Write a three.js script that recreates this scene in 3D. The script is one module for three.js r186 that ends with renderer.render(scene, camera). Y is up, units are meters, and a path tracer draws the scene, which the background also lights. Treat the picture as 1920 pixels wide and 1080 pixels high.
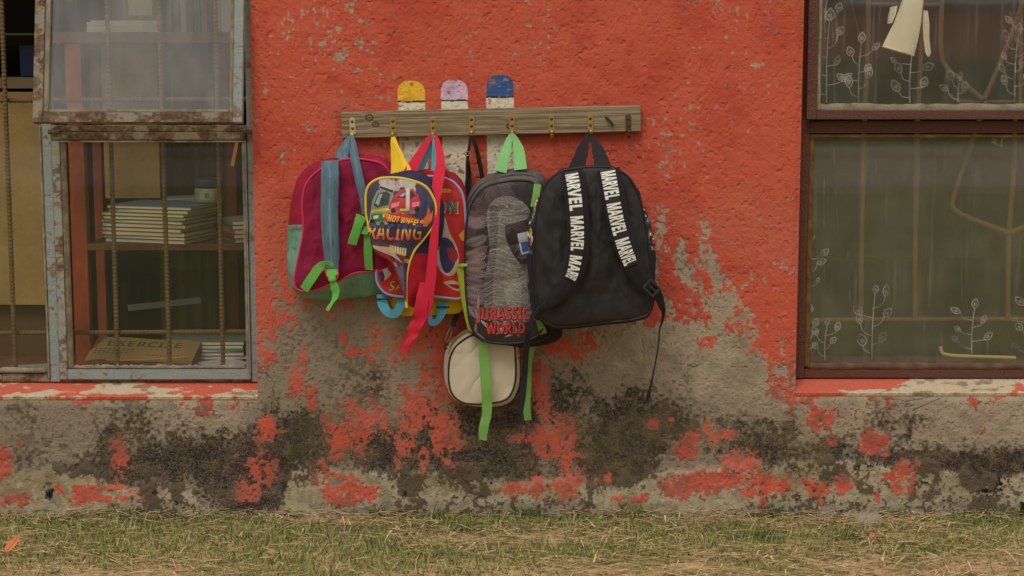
import * as THREE from 'three';
import { RoundedBoxGeometry } from 'three/addons/geometries/RoundedBoxGeometry.js';
import { mergeGeometries, mergeVertices, toCreasedNormals } from 'three/addons/utils/BufferGeometryUtils.js';

// ---------------------------------------------------------------- camera
const scene = new THREE.Scene();
const FOCAL = 3200, PITCH = 7.8 * Math.PI / 180, EYE = new THREE.Vector3(0, 1.22, 4.44);   // FOCAL in pixels of a 1920 x 1080 frame
const camera = new THREE.PerspectiveCamera(2 * Math.atan(540 / FOCAL) * 180 / Math.PI, 16 / 9, 0.1, 600);
camera.position.copy(EYE);
camera.lookAt(0, EYE.y - Math.sin(PITCH), EYE.z - Math.cos(PITCH));

// ---------------------------------------------------------------- sky, sun, exposure (overcast)
const SUN = new THREE.Vector3(-0.22, 0.8, 0.56).normalize();
{
  const w = 128, h = 64, d = new Float32Array(w * h * 4);
  for (let j = 0; j < h; j++) for (let i = 0; i < w; i++) {
    const el = (j + 0.5) / h * Math.PI - Math.PI / 2, s = Math.max(0, Math.sin(el)), k = (j * w + i) * 4;
    const l = 1.05 * (1 + 1.6 * s) / 2.6 * (el < 0 ? 0.35 : 1);
    d[k] = l * 0.985; d[k + 1] = l * 0.99; d[k + 2] = l * 1.0; d[k + 3] = 1;
  }
  const t = new THREE.DataTexture(d, w, h, THREE.RGBAFormat, THREE.FloatType);
  t.mapping = THREE.EquirectangularReflectionMapping; t.magFilter = THREE.LinearFilter; t.minFilter = THREE.LinearFilter; t.needsUpdate = true;
  scene.background = t; scene.environment = t;
}
const sun = new THREE.DirectionalLight(0xfff4e4, 1.15);
sun.position.copy(SUN).multiplyScalar(12); sun.castShadow = true; sun.shadow.radius = 45;
sun.shadow.mapSize.set(2048, 2048);
Object.assign(sun.shadow.camera, { left: -5, right: 5, top: 5, bottom: -5, near: 1, far: 30 });
scene.add(sun, sun.target);
const renderer = new THREE.WebGLRenderer({ antialias: true });
renderer.toneMapping = THREE.LinearToneMapping; renderer.toneMappingExposure = 1.0; renderer.shadowMap.enabled = true;

// ---------------------------------------------------------------- helpers
function P(u, v, z) {                                   // the point of the plane z that shows at pixel (u, v)
  const a = (u - 960) / FOCAL, b = (540 - v) / FOCAL, c = Math.cos(PITCH), s = Math.sin(PITCH);
  const dy = b * c - s, dz = -c - b * s, t = (z - EYE.z) / dz;
  return new THREE.Vector3(a * t, EYE.y + dy * t, z);
}
function G(u, v) {                                      // the point of the ground at pixel (u, v)
  const a = (u - 960) / FOCAL, b = (540 - v) / FOCAL, c = Math.cos(PITCH), s = Math.sin(PITCH);
  const dy = b * c - s, dz = -c - b * s, t = -EYE.y / dy;
  return new THREE.Vector3(a * t, 0, EYE.z + dz * t);
}
const MPP = 4.48 / FOCAL;                               // metres per pixel on the wall
function rng(seed) { let a = seed >>> 0; return () => { a = (a + 0x6D2B79F5) | 0; let t = Math.imul(a ^ (a >>> 15), 1 | a); t = (t + Math.imul(t ^ (t >>> 7), 61 | t)) ^ t; return ((t ^ (t >>> 14)) >>> 0) / 4294967296; }; }
const LAT = new Float32Array(65536); { const r = rng(11); for (let i = 0; i < 65536; i++) LAT[i] = r(); }
function vn(x, y) {                                     // value noise 0..1
  const xi = Math.floor(x), yi = Math.floor(y); let fx = x - xi, fy = y - yi; fx = fx * fx * (3 - 2 * fx); fy = fy * fy * (3 - 2 * fy);
  const x0 = xi & 255, x1 = (xi + 1) & 255, y0 = (yi & 255) << 8, y1 = ((yi + 1) & 255) << 8;
  const a = LAT[y0 | x0], b = LAT[y0 | x1], c = LAT[y1 | x0], d = LAT[y1 | x1];
  return a + (b - a) * fx + (c - a) * fy + (a - b - c + d) * fx * fy;
}
function fbm(x, y, n = 4) { let s = 0, a = 0.5, t = 0; for (let i = 0; i < n; i++) { s += a * vn(x, y); t += a; a *= 0.5; x = x * 2.03 + 17.3; y = y * 2.03 + 9.1; } return s / t; }
const clamp = (x, a = 0, b = 1) => Math.min(b, Math.max(a, x)), sst = (a, b, x) => { const t = clamp((x - a) / (b - a)); return t * t * (3 - 2 * t); };
const lerp = (a, b, t) => a + (b - a) * t;
const toLin = c => { c /= 255; return c <= 0.04045 ? c / 12.92 : ((c + 0.055) / 1.055) ** 2.4; };
const toSrgb = c => 255 * (c <= 0.0031308 ? 12.92 * c : 1.055 * c ** (1 / 2.4) - 0.055);
const GAIN = 0.8;                                       // seen brightness of a surface facing the camera = base colour x GAIN
const base = (r, g, b) => [r, g, b].map(c => clamp(toSrgb(Math.min(0.92, toLin(c) / GAIN)), 0, 255));
const css = (r, g, b, a = 1) => { const q = base(r, g, b).map(Math.round); return `rgba(${q[0]},${q[1]},${q[2]},${a})`; };
const col = (r, g, b) => new THREE.Color().setRGB(...[r, g, b].map(c => Math.min(0.92, toLin(c) / GAIN)));
const mat = (c, roughness = 0.85, o = {}) => new THREE.MeshPhysicalMaterial({ color: Array.isArray(c) ? col(...c) : c, roughness, ...o });
function dataTex(w, h, fn, srgb = true) {               // fn(i, j) -> [r, g, b] 0..255; row 0 is the bottom
  const d = new Uint8Array(w * h * 4);
  for (let j = 0; j < h; j++) for (let i = 0; i < w; i++) { const c = fn(i, j), k = (j * w + i) * 4; d[k] = c[0]; d[k + 1] = c[1]; d[k + 2] = c[2]; d[k + 3] = 255; }
  const t = new THREE.DataTexture(d, w, h); t.magFilter = THREE.LinearFilter; t.minFilter = THREE.LinearFilter; t.wrapS = t.wrapT = THREE.RepeatWrapping;
  if (srgb) t.colorSpace = THREE.SRGBColorSpace; t.needsUpdate = true; return t;
}
function rep(t, x, y = x) { const c = t.clone(); c.repeat.set(x, y); c.needsUpdate = true; return c; }
function canvasTex(w, h, draw, srgb = true) { const c = document.createElement('canvas'); c.width = w; c.height = h; draw(c.getContext('2d')); const t = new THREE.CanvasTexture(c); if (srgb) t.colorSpace = THREE.SRGBColorSpace; return t; }
const names = {};
function numbered(n) { names[n] = (names[n] ?? -1) + 1; return names[n] ? `${n}_${String(names[n]).padStart(3, '0')}` : n; }
function thing(name, label, category, group) { const o = new THREE.Group(); o.name = numbered(name); o.userData = { label, category }; if (group) o.userData.group = group; scene.add(o); return o; }
function part(name, geo, m, parent) { const o = new THREE.Mesh(geo, m); o.name = name; o.castShadow = o.receiveShadow = true; parent.add(o); return o; }
function one(name, geo, m, label, category, group) { const o = part(numbered(name), geo, m, scene); o.userData = { label, category }; if (group) o.userData.group = group; return o; }
function sub(name, parent) { const o = new THREE.Group(); o.name = name; parent.add(o); return o; }
function metricUV(g) {                                  // uv in metres by the way each face points
  const n = g.toNonIndexed ? (g.index ? g.toNonIndexed() : g) : g; const p = n.attributes.position, uv = new Float32Array(p.count * 2), a = new THREE.Vector3(), b = new THREE.Vector3(), c = new THREE.Vector3();
  for (let i = 0; i < p.count; i += 3) {
    a.fromBufferAttribute(p, i); b.fromBufferAttribute(p, i + 1); c.fromBufferAttribute(p, i + 2);
    const m = b.clone().sub(a).cross(c.clone().sub(a)), x = Math.abs(m.x), y = Math.abs(m.y), z = Math.abs(m.z);
    [a, b, c].forEach((q, k) => { const [s, t] = z >= x && z >= y ? [q.x, q.y] : y >= x ? [q.x, q.z] : [q.z, q.y]; uv[(i + k) * 2] = s; uv[(i + k) * 2 + 1] = t; });
  }
  n.setAttribute('uv', new THREE.BufferAttribute(uv, 2)); return n;
}
function box(x0, y0, z0, x1, y1, z1, r = 0.002) {
  const w = Math.abs(x1 - x0), h = Math.abs(y1 - y0), d = Math.abs(z1 - z0), g = r ? new RoundedBoxGeometry(w, h, d, 1, Math.min(r, w / 3, h / 3, d / 3)) : new THREE.BoxGeometry(w, h, d);
  g.translate((x0 + x1) / 2, (y0 + y1) / 2, (z0 + z1) / 2); return metricUV(g);
}
function boxPx(u0, v0, u1, v1, zf, depth, r) { const um = (u0 + u1) / 2, vm = (v0 + v1) / 2; return box(P(u0, vm, zf).x, P(um, v1, zf).y, zf - depth, P(u1, vm, zf).x, P(um, v0, zf).y, zf, r); }
function curve(pts, closed) { return new THREE.CatmullRomCurve3(pts, closed, 'centripetal'); }
function tube(pts, r, n = 64, closed = false, seg = 8) { return new THREE.TubeGeometry(curve(pts, closed), n, r, seg, closed); }
// webbing: rows [u, v, z, width in pixels, twist in radians]
function ribbon(rows, t = 0.003, n = 48, wob = t <= 0.0035 ? 1 : 0) {
  if (t <= 0.0035) t *= 0.55;
  const c = curve(rows.map(r => P(r[0], r[1], r[2]))), pos = [], uv = [], idx = [], Z = new THREE.Vector3(0, 0, 1), len = c.getLength();
  const e = Math.min(t * 0.35, 0.0015);
  for (let i = 0; i <= n; i++) {
    const s = i / n, sd = rows[0][0] * 0.37 + rows[0][1] * 0.11, p = c.getPoint(s), T = c.getTangent(s), f = s * (rows.length - 1), k = Math.min(rows.length - 2, Math.floor(f)), m = f - k, q = m * m * (3 - 2 * m);
    const w = lerp(rows[k][3], rows[k + 1][3], q) * MPP / 2 * (1 + wob * 0.16 * (fbm(s * len * 22 + sd, sd, 2) - 0.5)), tw = (lerp(rows[k][4] || 0, rows[k + 1][4] || 0, q)) + wob * 1.1 * (fbm(s * len * 16 + sd, 3.3 + sd, 3) - 0.5); p.z += wob * 0.008 * (fbm(s * len * 26 + sd, 7 + sd, 2) - 0.5) * Math.sin(Math.PI * Math.min(1, s * 1.2)); p.x += wob * 0.004 * (fbm(s * len * 14 + sd, 9 + sd, 2) - 0.5) * Math.sin(Math.PI * s);
    const S = T.clone().cross(Z).normalize().applyAxisAngle(T, tw), N = S.clone().cross(T).normalize(), h = t / 2;
    for (const [a, b] of [[-w, -h + e], [-w + e, -h], [w - e, -h], [w, -h + e], [w, h - e], [w - e, h], [-w + e, h], [-w, h - e]]) {
      const r = p.clone().addScaledVector(S, a).addScaledVector(N, b); pos.push(r.x, r.y, r.z); uv.push(s, (w - a) / (2 * w)); }
  }
  for (let i = 0; i < n; i++) for (let k = 0; k < 8; k++) { const a = i * 8 + k, b = i * 8 + (k + 1) % 8; idx.push(a, b, a + 8, b, b + 8, a + 8); }
  for (const [o, f] of [[0, 1], [n * 8, -1]]) for (let k = 1; k < 7; k++) f > 0 ? idx.push(o, o + k + 1, o + k) : idx.push(o, o + k, o + k + 1);
  const g = new THREE.BufferGeometry(); g.setAttribute('position', new THREE.Float32BufferAttribute(pos, 3)); g.setAttribute('uv', new THREE.Float32BufferAttribute(uv, 2)); g.setIndex(idx); g.userData.len = len;
  return toCreasedNormals(g, t < 0.004 ? 0.4 : 0.9);
}
// soft bags: closed outlines in pixels at given depths
function ringPts(px, z, n) { const c = curve(px.map(([u, v]) => P(u, v, z)), true), out = []; for (let i = 0; i < n; i++) out.push(c.getPoint(i / n)); return out; }
function crease(x, y, seed) { const a = Math.cos(seed * 2.1), b = Math.sin(seed * 2.1), X = x * a + y * b, Y = y * a - x * b, k = 1 - Math.abs(2 * fbm(X * 5.5 + seed, Y * 13 + seed, 3) - 1), k2 = 1 - Math.abs(2 * fbm(X * 16 + seed * 3, Y * 9, 2) - 1); return k ** 7 + 0.5 * k2 ** 6; }
function wave(x, y, seed) { return fbm(x * 9 + seed, y * 7 + seed * 1.7, 3) - 0.5; }
function sideShell(rings, n = 120, seed = 1, amp = 0.008) {  // rings [{px, z}] front to back
  const R = []; for (let k = 0; k < rings.length - 1; k++) { const A = ringPts(rings[k].px, rings[k].z, n), B = ringPts(rings[k + 1].px, rings[k + 1].z, n), m = 7;
    for (let q = 0; q < m + (k === rings.length - 2 ? 1 : 0); q++) { const f = q / m; R.push(A.map((a, i) => { const p = a.clone().lerp(B[i], f), w = Math.sin(Math.PI * f); const d = wave(p.x * 1.5 + p.z * 6, p.y * 1.5, seed + k); const cr = crease(p.x + p.z * 2, p.y, seed + 2) * amp * 0.7 * w; p.x += d * amp * w; p.y += d * amp * w + cr; p.x += cr * 0.6; p.z += (fbm(p.x * 30, p.y * 30, 2) - 0.5) * amp * w; return p; })); } }
  const pos = [], uv = [], idx = []; R.forEach((r, k) => r.forEach((p, i) => { pos.push(p.x, p.y, p.z); uv.push(i / n * 3, k * 0.02); }));
  for (let k = 0; k < R.length - 1; k++) for (let i = 0; i < n; i++) { const a = k * n + i, b = k * n + (i + 1) % n; idx.push(a, a + n, b, b, a + n, b + n); }
  const last = (R.length - 1) * n, cen = R[R.length - 1].reduce((s, p) => s.add(p), new THREE.Vector3()).multiplyScalar(1 / n), ci = pos.length / 3; pos.push(cen.x, cen.y, cen.z); uv.push(0, 0);
  for (let i = 0; i < n; i++) idx.push(last + i, ci, last + (i + 1) % n);
  const g = new THREE.BufferGeometry(); g.setAttribute('position', new THREE.Float32BufferAttribute(pos, 3)); g.setAttribute('uv', new THREE.Float32BufferAttribute(uv, 2)); g.setIndex(idx); g.computeVertexNormals(); return g;
}
function splitBy(g, test) {                              // two geometries, by the middle of each face
  const p = g.attributes.position, A = [], B = []; for (let i = 0; i < g.index.count; i += 3) { const t = [0, 1, 2].map(k => g.index.getX(i + k)), m = new THREE.Vector3(); t.forEach(k => m.add(new THREE.Vector3().fromBufferAttribute(p, k))); m.multiplyScalar(1 / 3); (test(m) ? A : B).push(...t); }
  return [A, B].map(ix => { const c = new THREE.BufferGeometry(); for (const k in g.attributes) c.setAttribute(k, g.attributes[k]); c.setIndex(ix); return mergeVertices(c.toNonIndexed()); });
}
function frontCap(px, z, { bulge = 0.02, n = 180, m = 44, seed = 3, amp = 0.006, frame, power = 0.7, sag = 0, cre = 0.0035 } = {}) {
  const ring = ringPts(px, z, n), cen = ring.reduce((s, p) => s.add(p), new THREE.Vector3()).multiplyScalar(1 / n), pos = [], uv = [], idx = [];
  const [x0, y0, x1, y1] = frame;
  const put = (p, s) => { const e = Math.pow(Math.max(0, 1 - s * s), power); p.z += bulge * e + amp * 2 * e * wave(p.x * 1.6, p.y, seed) + amp * 0.9 * Math.sqrt(e) * wave(p.x * 4, p.y * 3, seed + 5) - cre * Math.min(1, e * 2.5) * crease(p.x, p.y, seed) - sag * e * 4 * ((p.y - cen.y)); pos.push(p.x, p.y, p.z); uv.push((p.x - x0) / (x1 - x0), (p.y - y0) / (y1 - y0)); };
  for (let k = 0; k < m; k++) { const s = 1 - k / m; ring.forEach(r => put(cen.clone().lerp(r, s), s)); }
  put(cen.clone(), 0);
  for (let k = 0; k < m - 1; k++) for (let i = 0; i < n; i++) { const a = k * n + i, b = k * n + (i + 1) % n; idx.push(a, b, a + n, b, b + n, a + n); }
  for (let i = 0; i < n; i++) idx.push((m - 1) * n + i, (m - 1) * n + (i + 1) % n, m * n);
  const g = new THREE.BufferGeometry(); g.setAttribute('position', new THREE.Float32BufferAttribute(pos, 3)); g.setAttribute('uv', new THREE.Float32BufferAttribute(uv, 2)); g.setIndex(idx); g.computeVertexNormals(); return g;
}
function frameOf(u0, v0, u1, v1, z) { const a = P(u0, v1, z), b = P(u1, v0, z); return [a.x, a.y, b.x, b.y]; }
function pxCanvas(u0, v0, u1, v1, scale, draw) { return canvasTex(Math.round((u1 - u0) * scale), Math.round((v1 - v0) * scale), c => { c.scale(scale, scale); c.translate(-u0, -v0); draw(c); }); }
function blob(px, zf, zb, o = {}) {                      // a rounded pad with a front of its own
  const mid = px; const s = sideShell([{ px: mid, z: zf }, { px: mid, z: zb }], o.n || 64, o.seed || 2, 0.002);
  const c = frontCap(px, zf, { n: o.n || 64, m: 10, cre: 0.001, bulge: o.bulge ?? 0.006, amp: o.amp ?? 0.003, frame: o.frame || frameOf(0, 0, 1920, 1080, zf), seed: o.seed || 2 });
  return mergeGeometries([s, c]);
}

// ---------------------------------------------------------------- shared surface textures
const weave = dataTex(128, 128, (i, j) => { const a = ((i >> 1) + (j >> 1)) & 1 ? 150 : 95, n = (vn(i * 0.9, j * 0.9) - 0.5) * 60; const v = clamp(a + n, 0, 255); return [v, v, v]; }, false);
const grainy = dataTex(512, 512, (i, j) => { const v = 255 * clamp(0.5 + 0.9 * (fbm(i / 8, j / 8, 4) - 0.5) + 0.5 * (vn(i / 2, j / 2) - 0.5)); return [v, v, v]; }, false);
const mottle = (a, b, seed, s = 1) => dataTex(256, 256, (i, j) => { const t = clamp(0.5 + 1.6 * (fbm(i / 32 * s + seed, j / 32 * s, 5) - 0.5) + 0.5 * (vn(i / 2, j / 2 + seed) - 0.5)); return a.map((c, k) => lerp(c, b[k], t)); });
const dusty = dataTex(256, 256, (i, j) => { const v = 255 * clamp(0.9 + 0.34 * (fbm(i / 40, j / 40, 5) - 0.55) + 0.14 * (vn(i / 1.5, j / 1.5) - 0.5)); return [v, v, v * 0.985]; });
const fabric = (c, o = {}) => mat(c, 0.9, { map: dusty, bumpMap: rep(weave, 14, 14), bumpScale: 0.0007, ...o });
const webbing = c => mat(c, 0.85, { bumpMap: rep(weave, 60, 5), bumpScale: 0.0006 });

// ================================================================ THE BUILDING
const building = thing('school_building', 'old red painted plaster building with worn grey patches and two steel windows', 'building');
const XL1 = P(477, 420, 0).x, XL0 = XL1 - 1.36, YL = P(300, 745, 0).y, XR0 = P(1498, 420, 0).x, XR1 = XR0 + 1.3, YR = P(1700, 738, 0).y, YT = 1.74, WTOP = 2.8;

// --- the front wall: worn red paint over plaster over concrete
const TW = 2048, TH = 1152, TX0 = -1.6, TSX = 3.2, TSY = 1.8;
const wallField = new Float32Array(TW * TH);             // thickness of the render patches along the foot, for the relief
let wallMap, wallBump;
{
  const red = new Float32Array(TW * TH).fill(-3), mould = new Float32Array(TW * TH), W = TW / TSX, H = TH / TSY;
  const stamp = (arr, list, soft) => { for (const [u, v, ru, rv, k = 1] of list) { const c = P(u, v, 0), rx = ru * MPP, ry = rv * MPP, i0 = Math.max(0, Math.floor((c.x - rx * 1.9 - TX0) * W)), i1 = Math.min(TW - 1, Math.ceil((c.x + rx * 1.9 - TX0) * W)), j0 = Math.max(0, Math.floor((c.y - ry * 1.9) * H)), j1 = Math.min(TH - 1, Math.ceil((c.y + ry * 1.9) * H));
    for (let j = j0; j <= j1; j++) for (let i = i0; i <= i1; i++) { const dx = (i / W + TX0 - c.x) / rx, dy = (j / H - c.y) / ry, d = Math.sqrt(dx * dx + dy * dy), q = soft ? k * sst(1.6, 0.2, d) : (0.98 - d) * 2.0 * k; const o = j * TW + i; if (soft) arr[o] = Math.max(arr[o], q); else arr[o] = Math.max(arr[o], q); } } };
  stamp(red, [[555, 715, 17, 30], [497, 795, 26, 32], [480, 880, 26, 30, .45], [470, 925, 16, 14, .5], [640, 830, 34, 48, .6], [700, 790, 50, 40, .55], [790, 770, 62, 62, .8], [830, 690, 45, 90, .9], [800, 640, 75, 45, .6], [830, 800, 36, 60, .9], [640, 905, 40, 36, .7], [690, 920, 44, 24, .8], [620, 922, 16, 20, .9], [795, 855, 12, 28], [760, 830, 40, 30, .5],
    [1010, 715, 24, 42, .8], [1060, 650, 58, 26, .8], [1030, 830, 38, 55, .7], [1066, 870, 24, 60, .65], [990, 822, 34, 9, .8], [958, 912, 26, 12, .8], [985, 908, 20, 18, .7], [1060, 905, 40, 18, .6], [1006, 900, 16, 30, .5], [1140, 897, 9, 14], [1155, 930, 16, 7, .8], [1200, 930, 20, 8, .7], [1015, 770, 14, 30, .7],
    [1225, 795, 9, 8], [1258, 786, 7, 6], [1325, 806, 12, 18, .9], [1338, 822, 14, 22, .9], [1362, 816, 20, 13], [1290, 845, 26, 22, .7], [1300, 820, 20, 14, .5], [1380, 868, 36, 32, .8], [1270, 915, 34, 24], [1310, 900, 52, 26], [1352, 892, 44, 24, .9], [1430, 905, 52, 20], [1400, 918, 30, 14, .8], [1512, 906, 16, 13], [1532, 914, 24, 11], [1578, 912, 20, 18], [1255, 940, 8, 16], [1425, 938, 7, 14, .9], [1535, 940, 4, 10], [1642, 930, 5, 13], [1676, 915, 22, 16, .8], [1660, 893, 20, 14, .5], [1690, 885, 18, 18, .45],
    [1545, 780, 46, 24, .8], [1635, 832, 26, 22, .8], [1658, 852, 11, 6], [1555, 830, 10, 6, .8], [1505, 750, 44, 16, .45], [1470, 722, 26, 30, .6], [1820, 750, 14, 12, .6], [1865, 747, 14, 7, .6], [1835, 808, 12, 8, .5], [1479, 782, 5, 7],
    [160, 922, 30, 24], [195, 930, 70, 8, .9], [118, 915, 12, 13], [220, 912, 28, 7, .9], [252, 917, 10, 6], [8, 880, 16, 16, .9], [10, 850, 12, 18, .6], [228, 862, 14, 28, .5], [20, 935, 40, 8, .4], [150, 748, 26, 8, .9], [385, 766, 13, 16, .8], [342, 757, 9, 6], [306, 750, 4, 6], [432, 760, 14, 7, .5], [462, 757, 4, 6], [43, 830, 4, 6],
    [645, 626, 9, 12, .9], [670, 660, 18, 9], [615, 592, 13, 16, .7], [585, 740, 9, 26, .6], [570, 680, 4, 30, .6], [505, 600, 14, 30, .45], [490, 640, 18, 40, .4], [530, 590, 14, 18, .5], [570, 565, 20, 14, .5], [1225, 590, 22, 16, .9], [1210, 560, 20, 14, .6], [1330, 640, 26, 11, .8], [1255, 510, 14, 30, .5], [1320, 520, 30, 50, .45], [1290, 560, 30, 26, .4], [1385, 600, 24, 30, .45], [1420, 640, 20, 40, .6]], false);
  stamp(mould, [[540, 810, 90, 60, .6], [620, 840, 90, 50, .6], [880, 830, 130, 70, .7], [1120, 840, 110, 70, .7], [1150, 780, 90, 60, .45], [370, 860, 110, 50, .6], [470, 870, 60, 80, .6], [1420, 820, 90, 50, .4], [720, 840, 120, 50, .6], [212, 850, 22, 60, .95], [160, 880, 70, 16, .8], [300, 870, 80, 40, .7], [345, 850, 70, 36, .7], [400, 870, 44, 60, .9], [285, 915, 18, 22, .8], [335, 905, 14, 30, .8], [480, 900, 70, 60, .8], [530, 830, 46, 50, .95], [560, 790, 50, 44, .7], [510, 770, 30, 30, .6], [610, 850, 60, 40, .6], [740, 850, 70, 34, .9], [720, 820, 40, 40, .6], [880, 850, 90, 46, 1], [930, 790, 60, 50, .85], [960, 860, 60, 44, .95], [900, 770, 40, 40, .7], [1000, 760, 26, 60, .6], [1110, 850, 60, 50, .9], [1165, 880, 70, 36, 1], [1130, 800, 50, 50, .55], [1220, 830, 36, 44, .7], [1270, 790, 60, 40, .4], [1400, 800, 60, 34, .45], [1440, 830, 44, 40, .6], [1480, 800, 26, 50, .7], [1530, 840, 70, 24, .55], [1740, 862, 110, 18, .75], [1830, 880, 34, 34, .8], [1900, 860, 60, 26, .7], [770, 905, 26, 24, .8], [1105, 915, 10, 36, .6], [1850, 905, 26, 40, .55], [95, 920, 12, 18, .9], [250, 800, 60, 40, .35], [60, 770, 40, 30, .3], [700, 730, 60, 50, .4], [1060, 740, 60, 60, .5], [1160, 740, 60, 40, .35], [1700, 790, 90, 26, .35], [840, 600, 80, 60, .5], [1100, 640, 70, 40, .3]], true);
  const pl = l => { const q = l.map(([u, v]) => P(u, v, 0)); return x => { if (x <= q[0].x) return q[0].y; for (let k = 0; k < q.length - 1; k++) if (x <= q[k + 1].x) return lerp(q[k].y, q[k + 1].y, (x - q[k].x) / (q[k + 1].x - q[k].x)); return q[q.length - 1].y; }; };
  const edge = pl([[-300, 650], [470, 590], [520, 562], [600, 548], [700, 545], [760, 560], [860, 585], [1000, 600], [1150, 560], [1205, 430], [1240, 408], [1290, 440], [1330, 478], [1375, 540], [1405, 610], [1425, 700], [1500, 725], [1560, 700], [2300, 690]]);
  const dtop = pl([[-300, 760], [0, 770], [440, 740], [480, 690], [600, 690], [720, 680], [850, 640], [1000, 640], [1150, 670], [1300, 700], [1450, 730], [1500, 770], [1920, 770], [2300, 770]]);
  const cracks = [[[1370, 780], [1400, 800], [1435, 840], [1470, 862], [1500, 880]], [[500, 700], [512, 720], [514, 745], [524, 762]], [[1828, 880], [1834, 910], [1850, 935], [1845, 968]], [[1710, 770], [1740, 755], [1760, 748]], [[1120, 898], [1130, 930], [1128, 950]], [[1660, 748], [1700, 752], [1740, 746]], [[868, 890], [885, 915], [880, 935]], [[1040, 725], [1048, 745], [1050, 775]]].map(l => l.map(([u, v]) => P(u, v, 0)));
  const crackD = (x, y) => { let d = 9; for (const l of cracks) for (let k = 0; k < l.length - 1; k++) { const a = l[k], b = l[k + 1]; if (Math.abs(x - a.x) > 0.09 || Math.abs(y - a.y) > 0.09) continue; const ux = b.x - a.x, uy = b.y - a.y, t = clamp(((x - a.x) * ux + (y - a.y) * uy) / (ux * ux + uy * uy)); d = Math.min(d, Math.hypot(x - a.x - ux * t, y - a.y - uy * t)); } return d; };
  const foot = pl([[-300, 890], [60, 884], [150, 872], [178, 874], [200, 905], [250, 912], [290, 902], [345, 906], [370, 925], [430, 965], [520, 965], [545, 884], [600, 868], [690, 872], [780, 880], [850, 872], [930, 888], [1010, 892], [1080, 888], [1130, 910], [1200, 892], [1290, 872], [1380, 866], [1480, 874], [1600, 862], [1700, 870], [1780, 880], [1830, 894], [1920, 884], [2300, 880]]);
  const mix = (a, b, t) => [lerp(a[0], b[0], t), lerp(a[1], b[1], t), lerp(a[2], b[2], t)];
  const L = (r, g, b) => [r, g, b].map(c => Math.min(0.92, toLin(c) / GAIN));
  const C = { red1: L(186, 83, 60), red2: L(176, 71, 51), red3: L(182, 95, 73), conA: L(156, 141, 120), conB: L(100, 89, 74), conC: L(134, 120, 101), spk: L(184, 170, 150), dark: L(46, 36, 26), dark2: L(72, 60, 42), moss: L(116, 104, 64), ren: L(154, 142, 114), ren2: L(128, 116, 88), grey: L(136, 127, 112), white: L(206, 196, 172), yel: L(222, 172, 48), lil: L(196, 168, 190), blu: L(48, 84, 138), ink: L(52, 44, 40) };
  // the three painted crayons: [left, right, tip top, band] in pixels
  const cray = [[744, 796, 152, 191, C.yel], [826, 876, 150, 189, C.lil], [911, 962, 141, 182, C.blu]].map(([a, b, t, k, c], n) => ({ a: P(a, 190, 0).x, b: P(b, 190, 0).x, t: P(960, t, 0).y, k: P(960, k, 0).y, e: P(960, 545, 0).y, lean: [0.03, 0.02, 0.012][n], c }));
  const cm = new Uint8Array(TW * TH * 4), bm = new Uint8Array(TW * TH * 4);
  for (let j = 0; j < TH; j++) for (let i = 0; i < TW; i++) {
    const x = i / W + TX0, y = j / H, o = j * TW + i;
    const n1 = fbm(x * 7 + 3, y * 7, 4), n2 = fbm(x * 30, y * 30 + 5, 4), n3 = fbm(x * 110 + 9, y * 110, 3), n4 = vn(x * 420, y * 420), n5 = fbm(x * 2.2 + 40, y * 2.2, 3), st = fbm(x * 38 + 70, y * 9, 3);
    // concrete
    let c = mix(C.conC, C.conA, sst(0.4, 0.7, n5 + (n2 - 0.5) * 0.5)); c = mix(c, C.conB, sst(0.5, 0.72, n1 * 0.5 + n3 * 0.5) * 0.9); c = mix(c, C.spk, sst(0.66, 0.86, n3 * 0.6 + n4 * 0.4) * 0.75); c = mix(c, C.conB, sst(0.68, 0.85, 1 - (n3 * 0.5 + n4 * 0.5)) * 0.8);
    const low = sst(0, 0.17, dtop(x) - y);
    const mo = clamp(mould[o] * 1.05 + low * 0.52 * (0.5 + sst(0.3, 0.6, n5)) + (n1 - 0.5) * 0.9 + (n2 - 0.5) * 1.0 + (n3 - 0.5) * 1.2 + (n4 - 0.5) * 0.3 + (st - 0.5) * 0.4 - 0.13, 0, 1.3), mm = sst(0.08, 0.9, mo);
    c = mix(c, mix(C.dark, C.dark2, sst(0.45, 0.65, n2)), mm * (0.74 + 0.26 * sst(0.3, 0.6, n4)));
    const green = sst(0.55, 0.75, fbm(x * 4 + 11, y * 5 + 7, 4)) * sst(0.5, 0.2, y); c = mix(c, C.moss, green * 0.22);
    // render patches along the foot of the wall
    const fy = foot(x), rf = sst(-0.006, 0.006, fy - y + (n1 - 0.5) * 0.045 + (n2 - 0.5) * 0.05 + (n3 - 0.5) * 0.014);
    let r = mix(C.ren, C.ren2, sst(0.42, 0.68, n2 * 0.6 + n1 * 0.4)); r = mix(r, C.moss, sst(0.5, 0.7, fbm(x * 6 + 31, y * 9, 4)) * 0.6); r = mix(r, C.spk, sst(0.6, 0.85, n3) * 0.5); r = mix(r, C.grey, sst(0.045, 0.02, y + (n2 - 0.5) * 0.03) * sst(0.45, 0.55, n5) * 0.9); r = mix(r, C.dark2, sst(0.72, 0.9, mo + 0.12 * n2) * 0.9 + sst(0.62, 0.75, 1 - n2) * 0.35);
    c = mix(c, r, rf); wallField[o] = rf;
    // red paint
    const up = (y - edge(x)) / 0.055; let cov = clamp(up, -4, 4) + (n1 - 0.5) * 4.2 + (st - 0.5) * 2.4; cov = Math.max(cov > 0 ? cov : cov * 1.0, red[o] + (n1 - 0.5) * 1.6 + (st - 0.5) * 0.5);
    cov += (n2 - 0.5) * 3.2 + (n3 - 0.5) * 2.6 + (n4 - 0.5) * 0.5;
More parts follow.
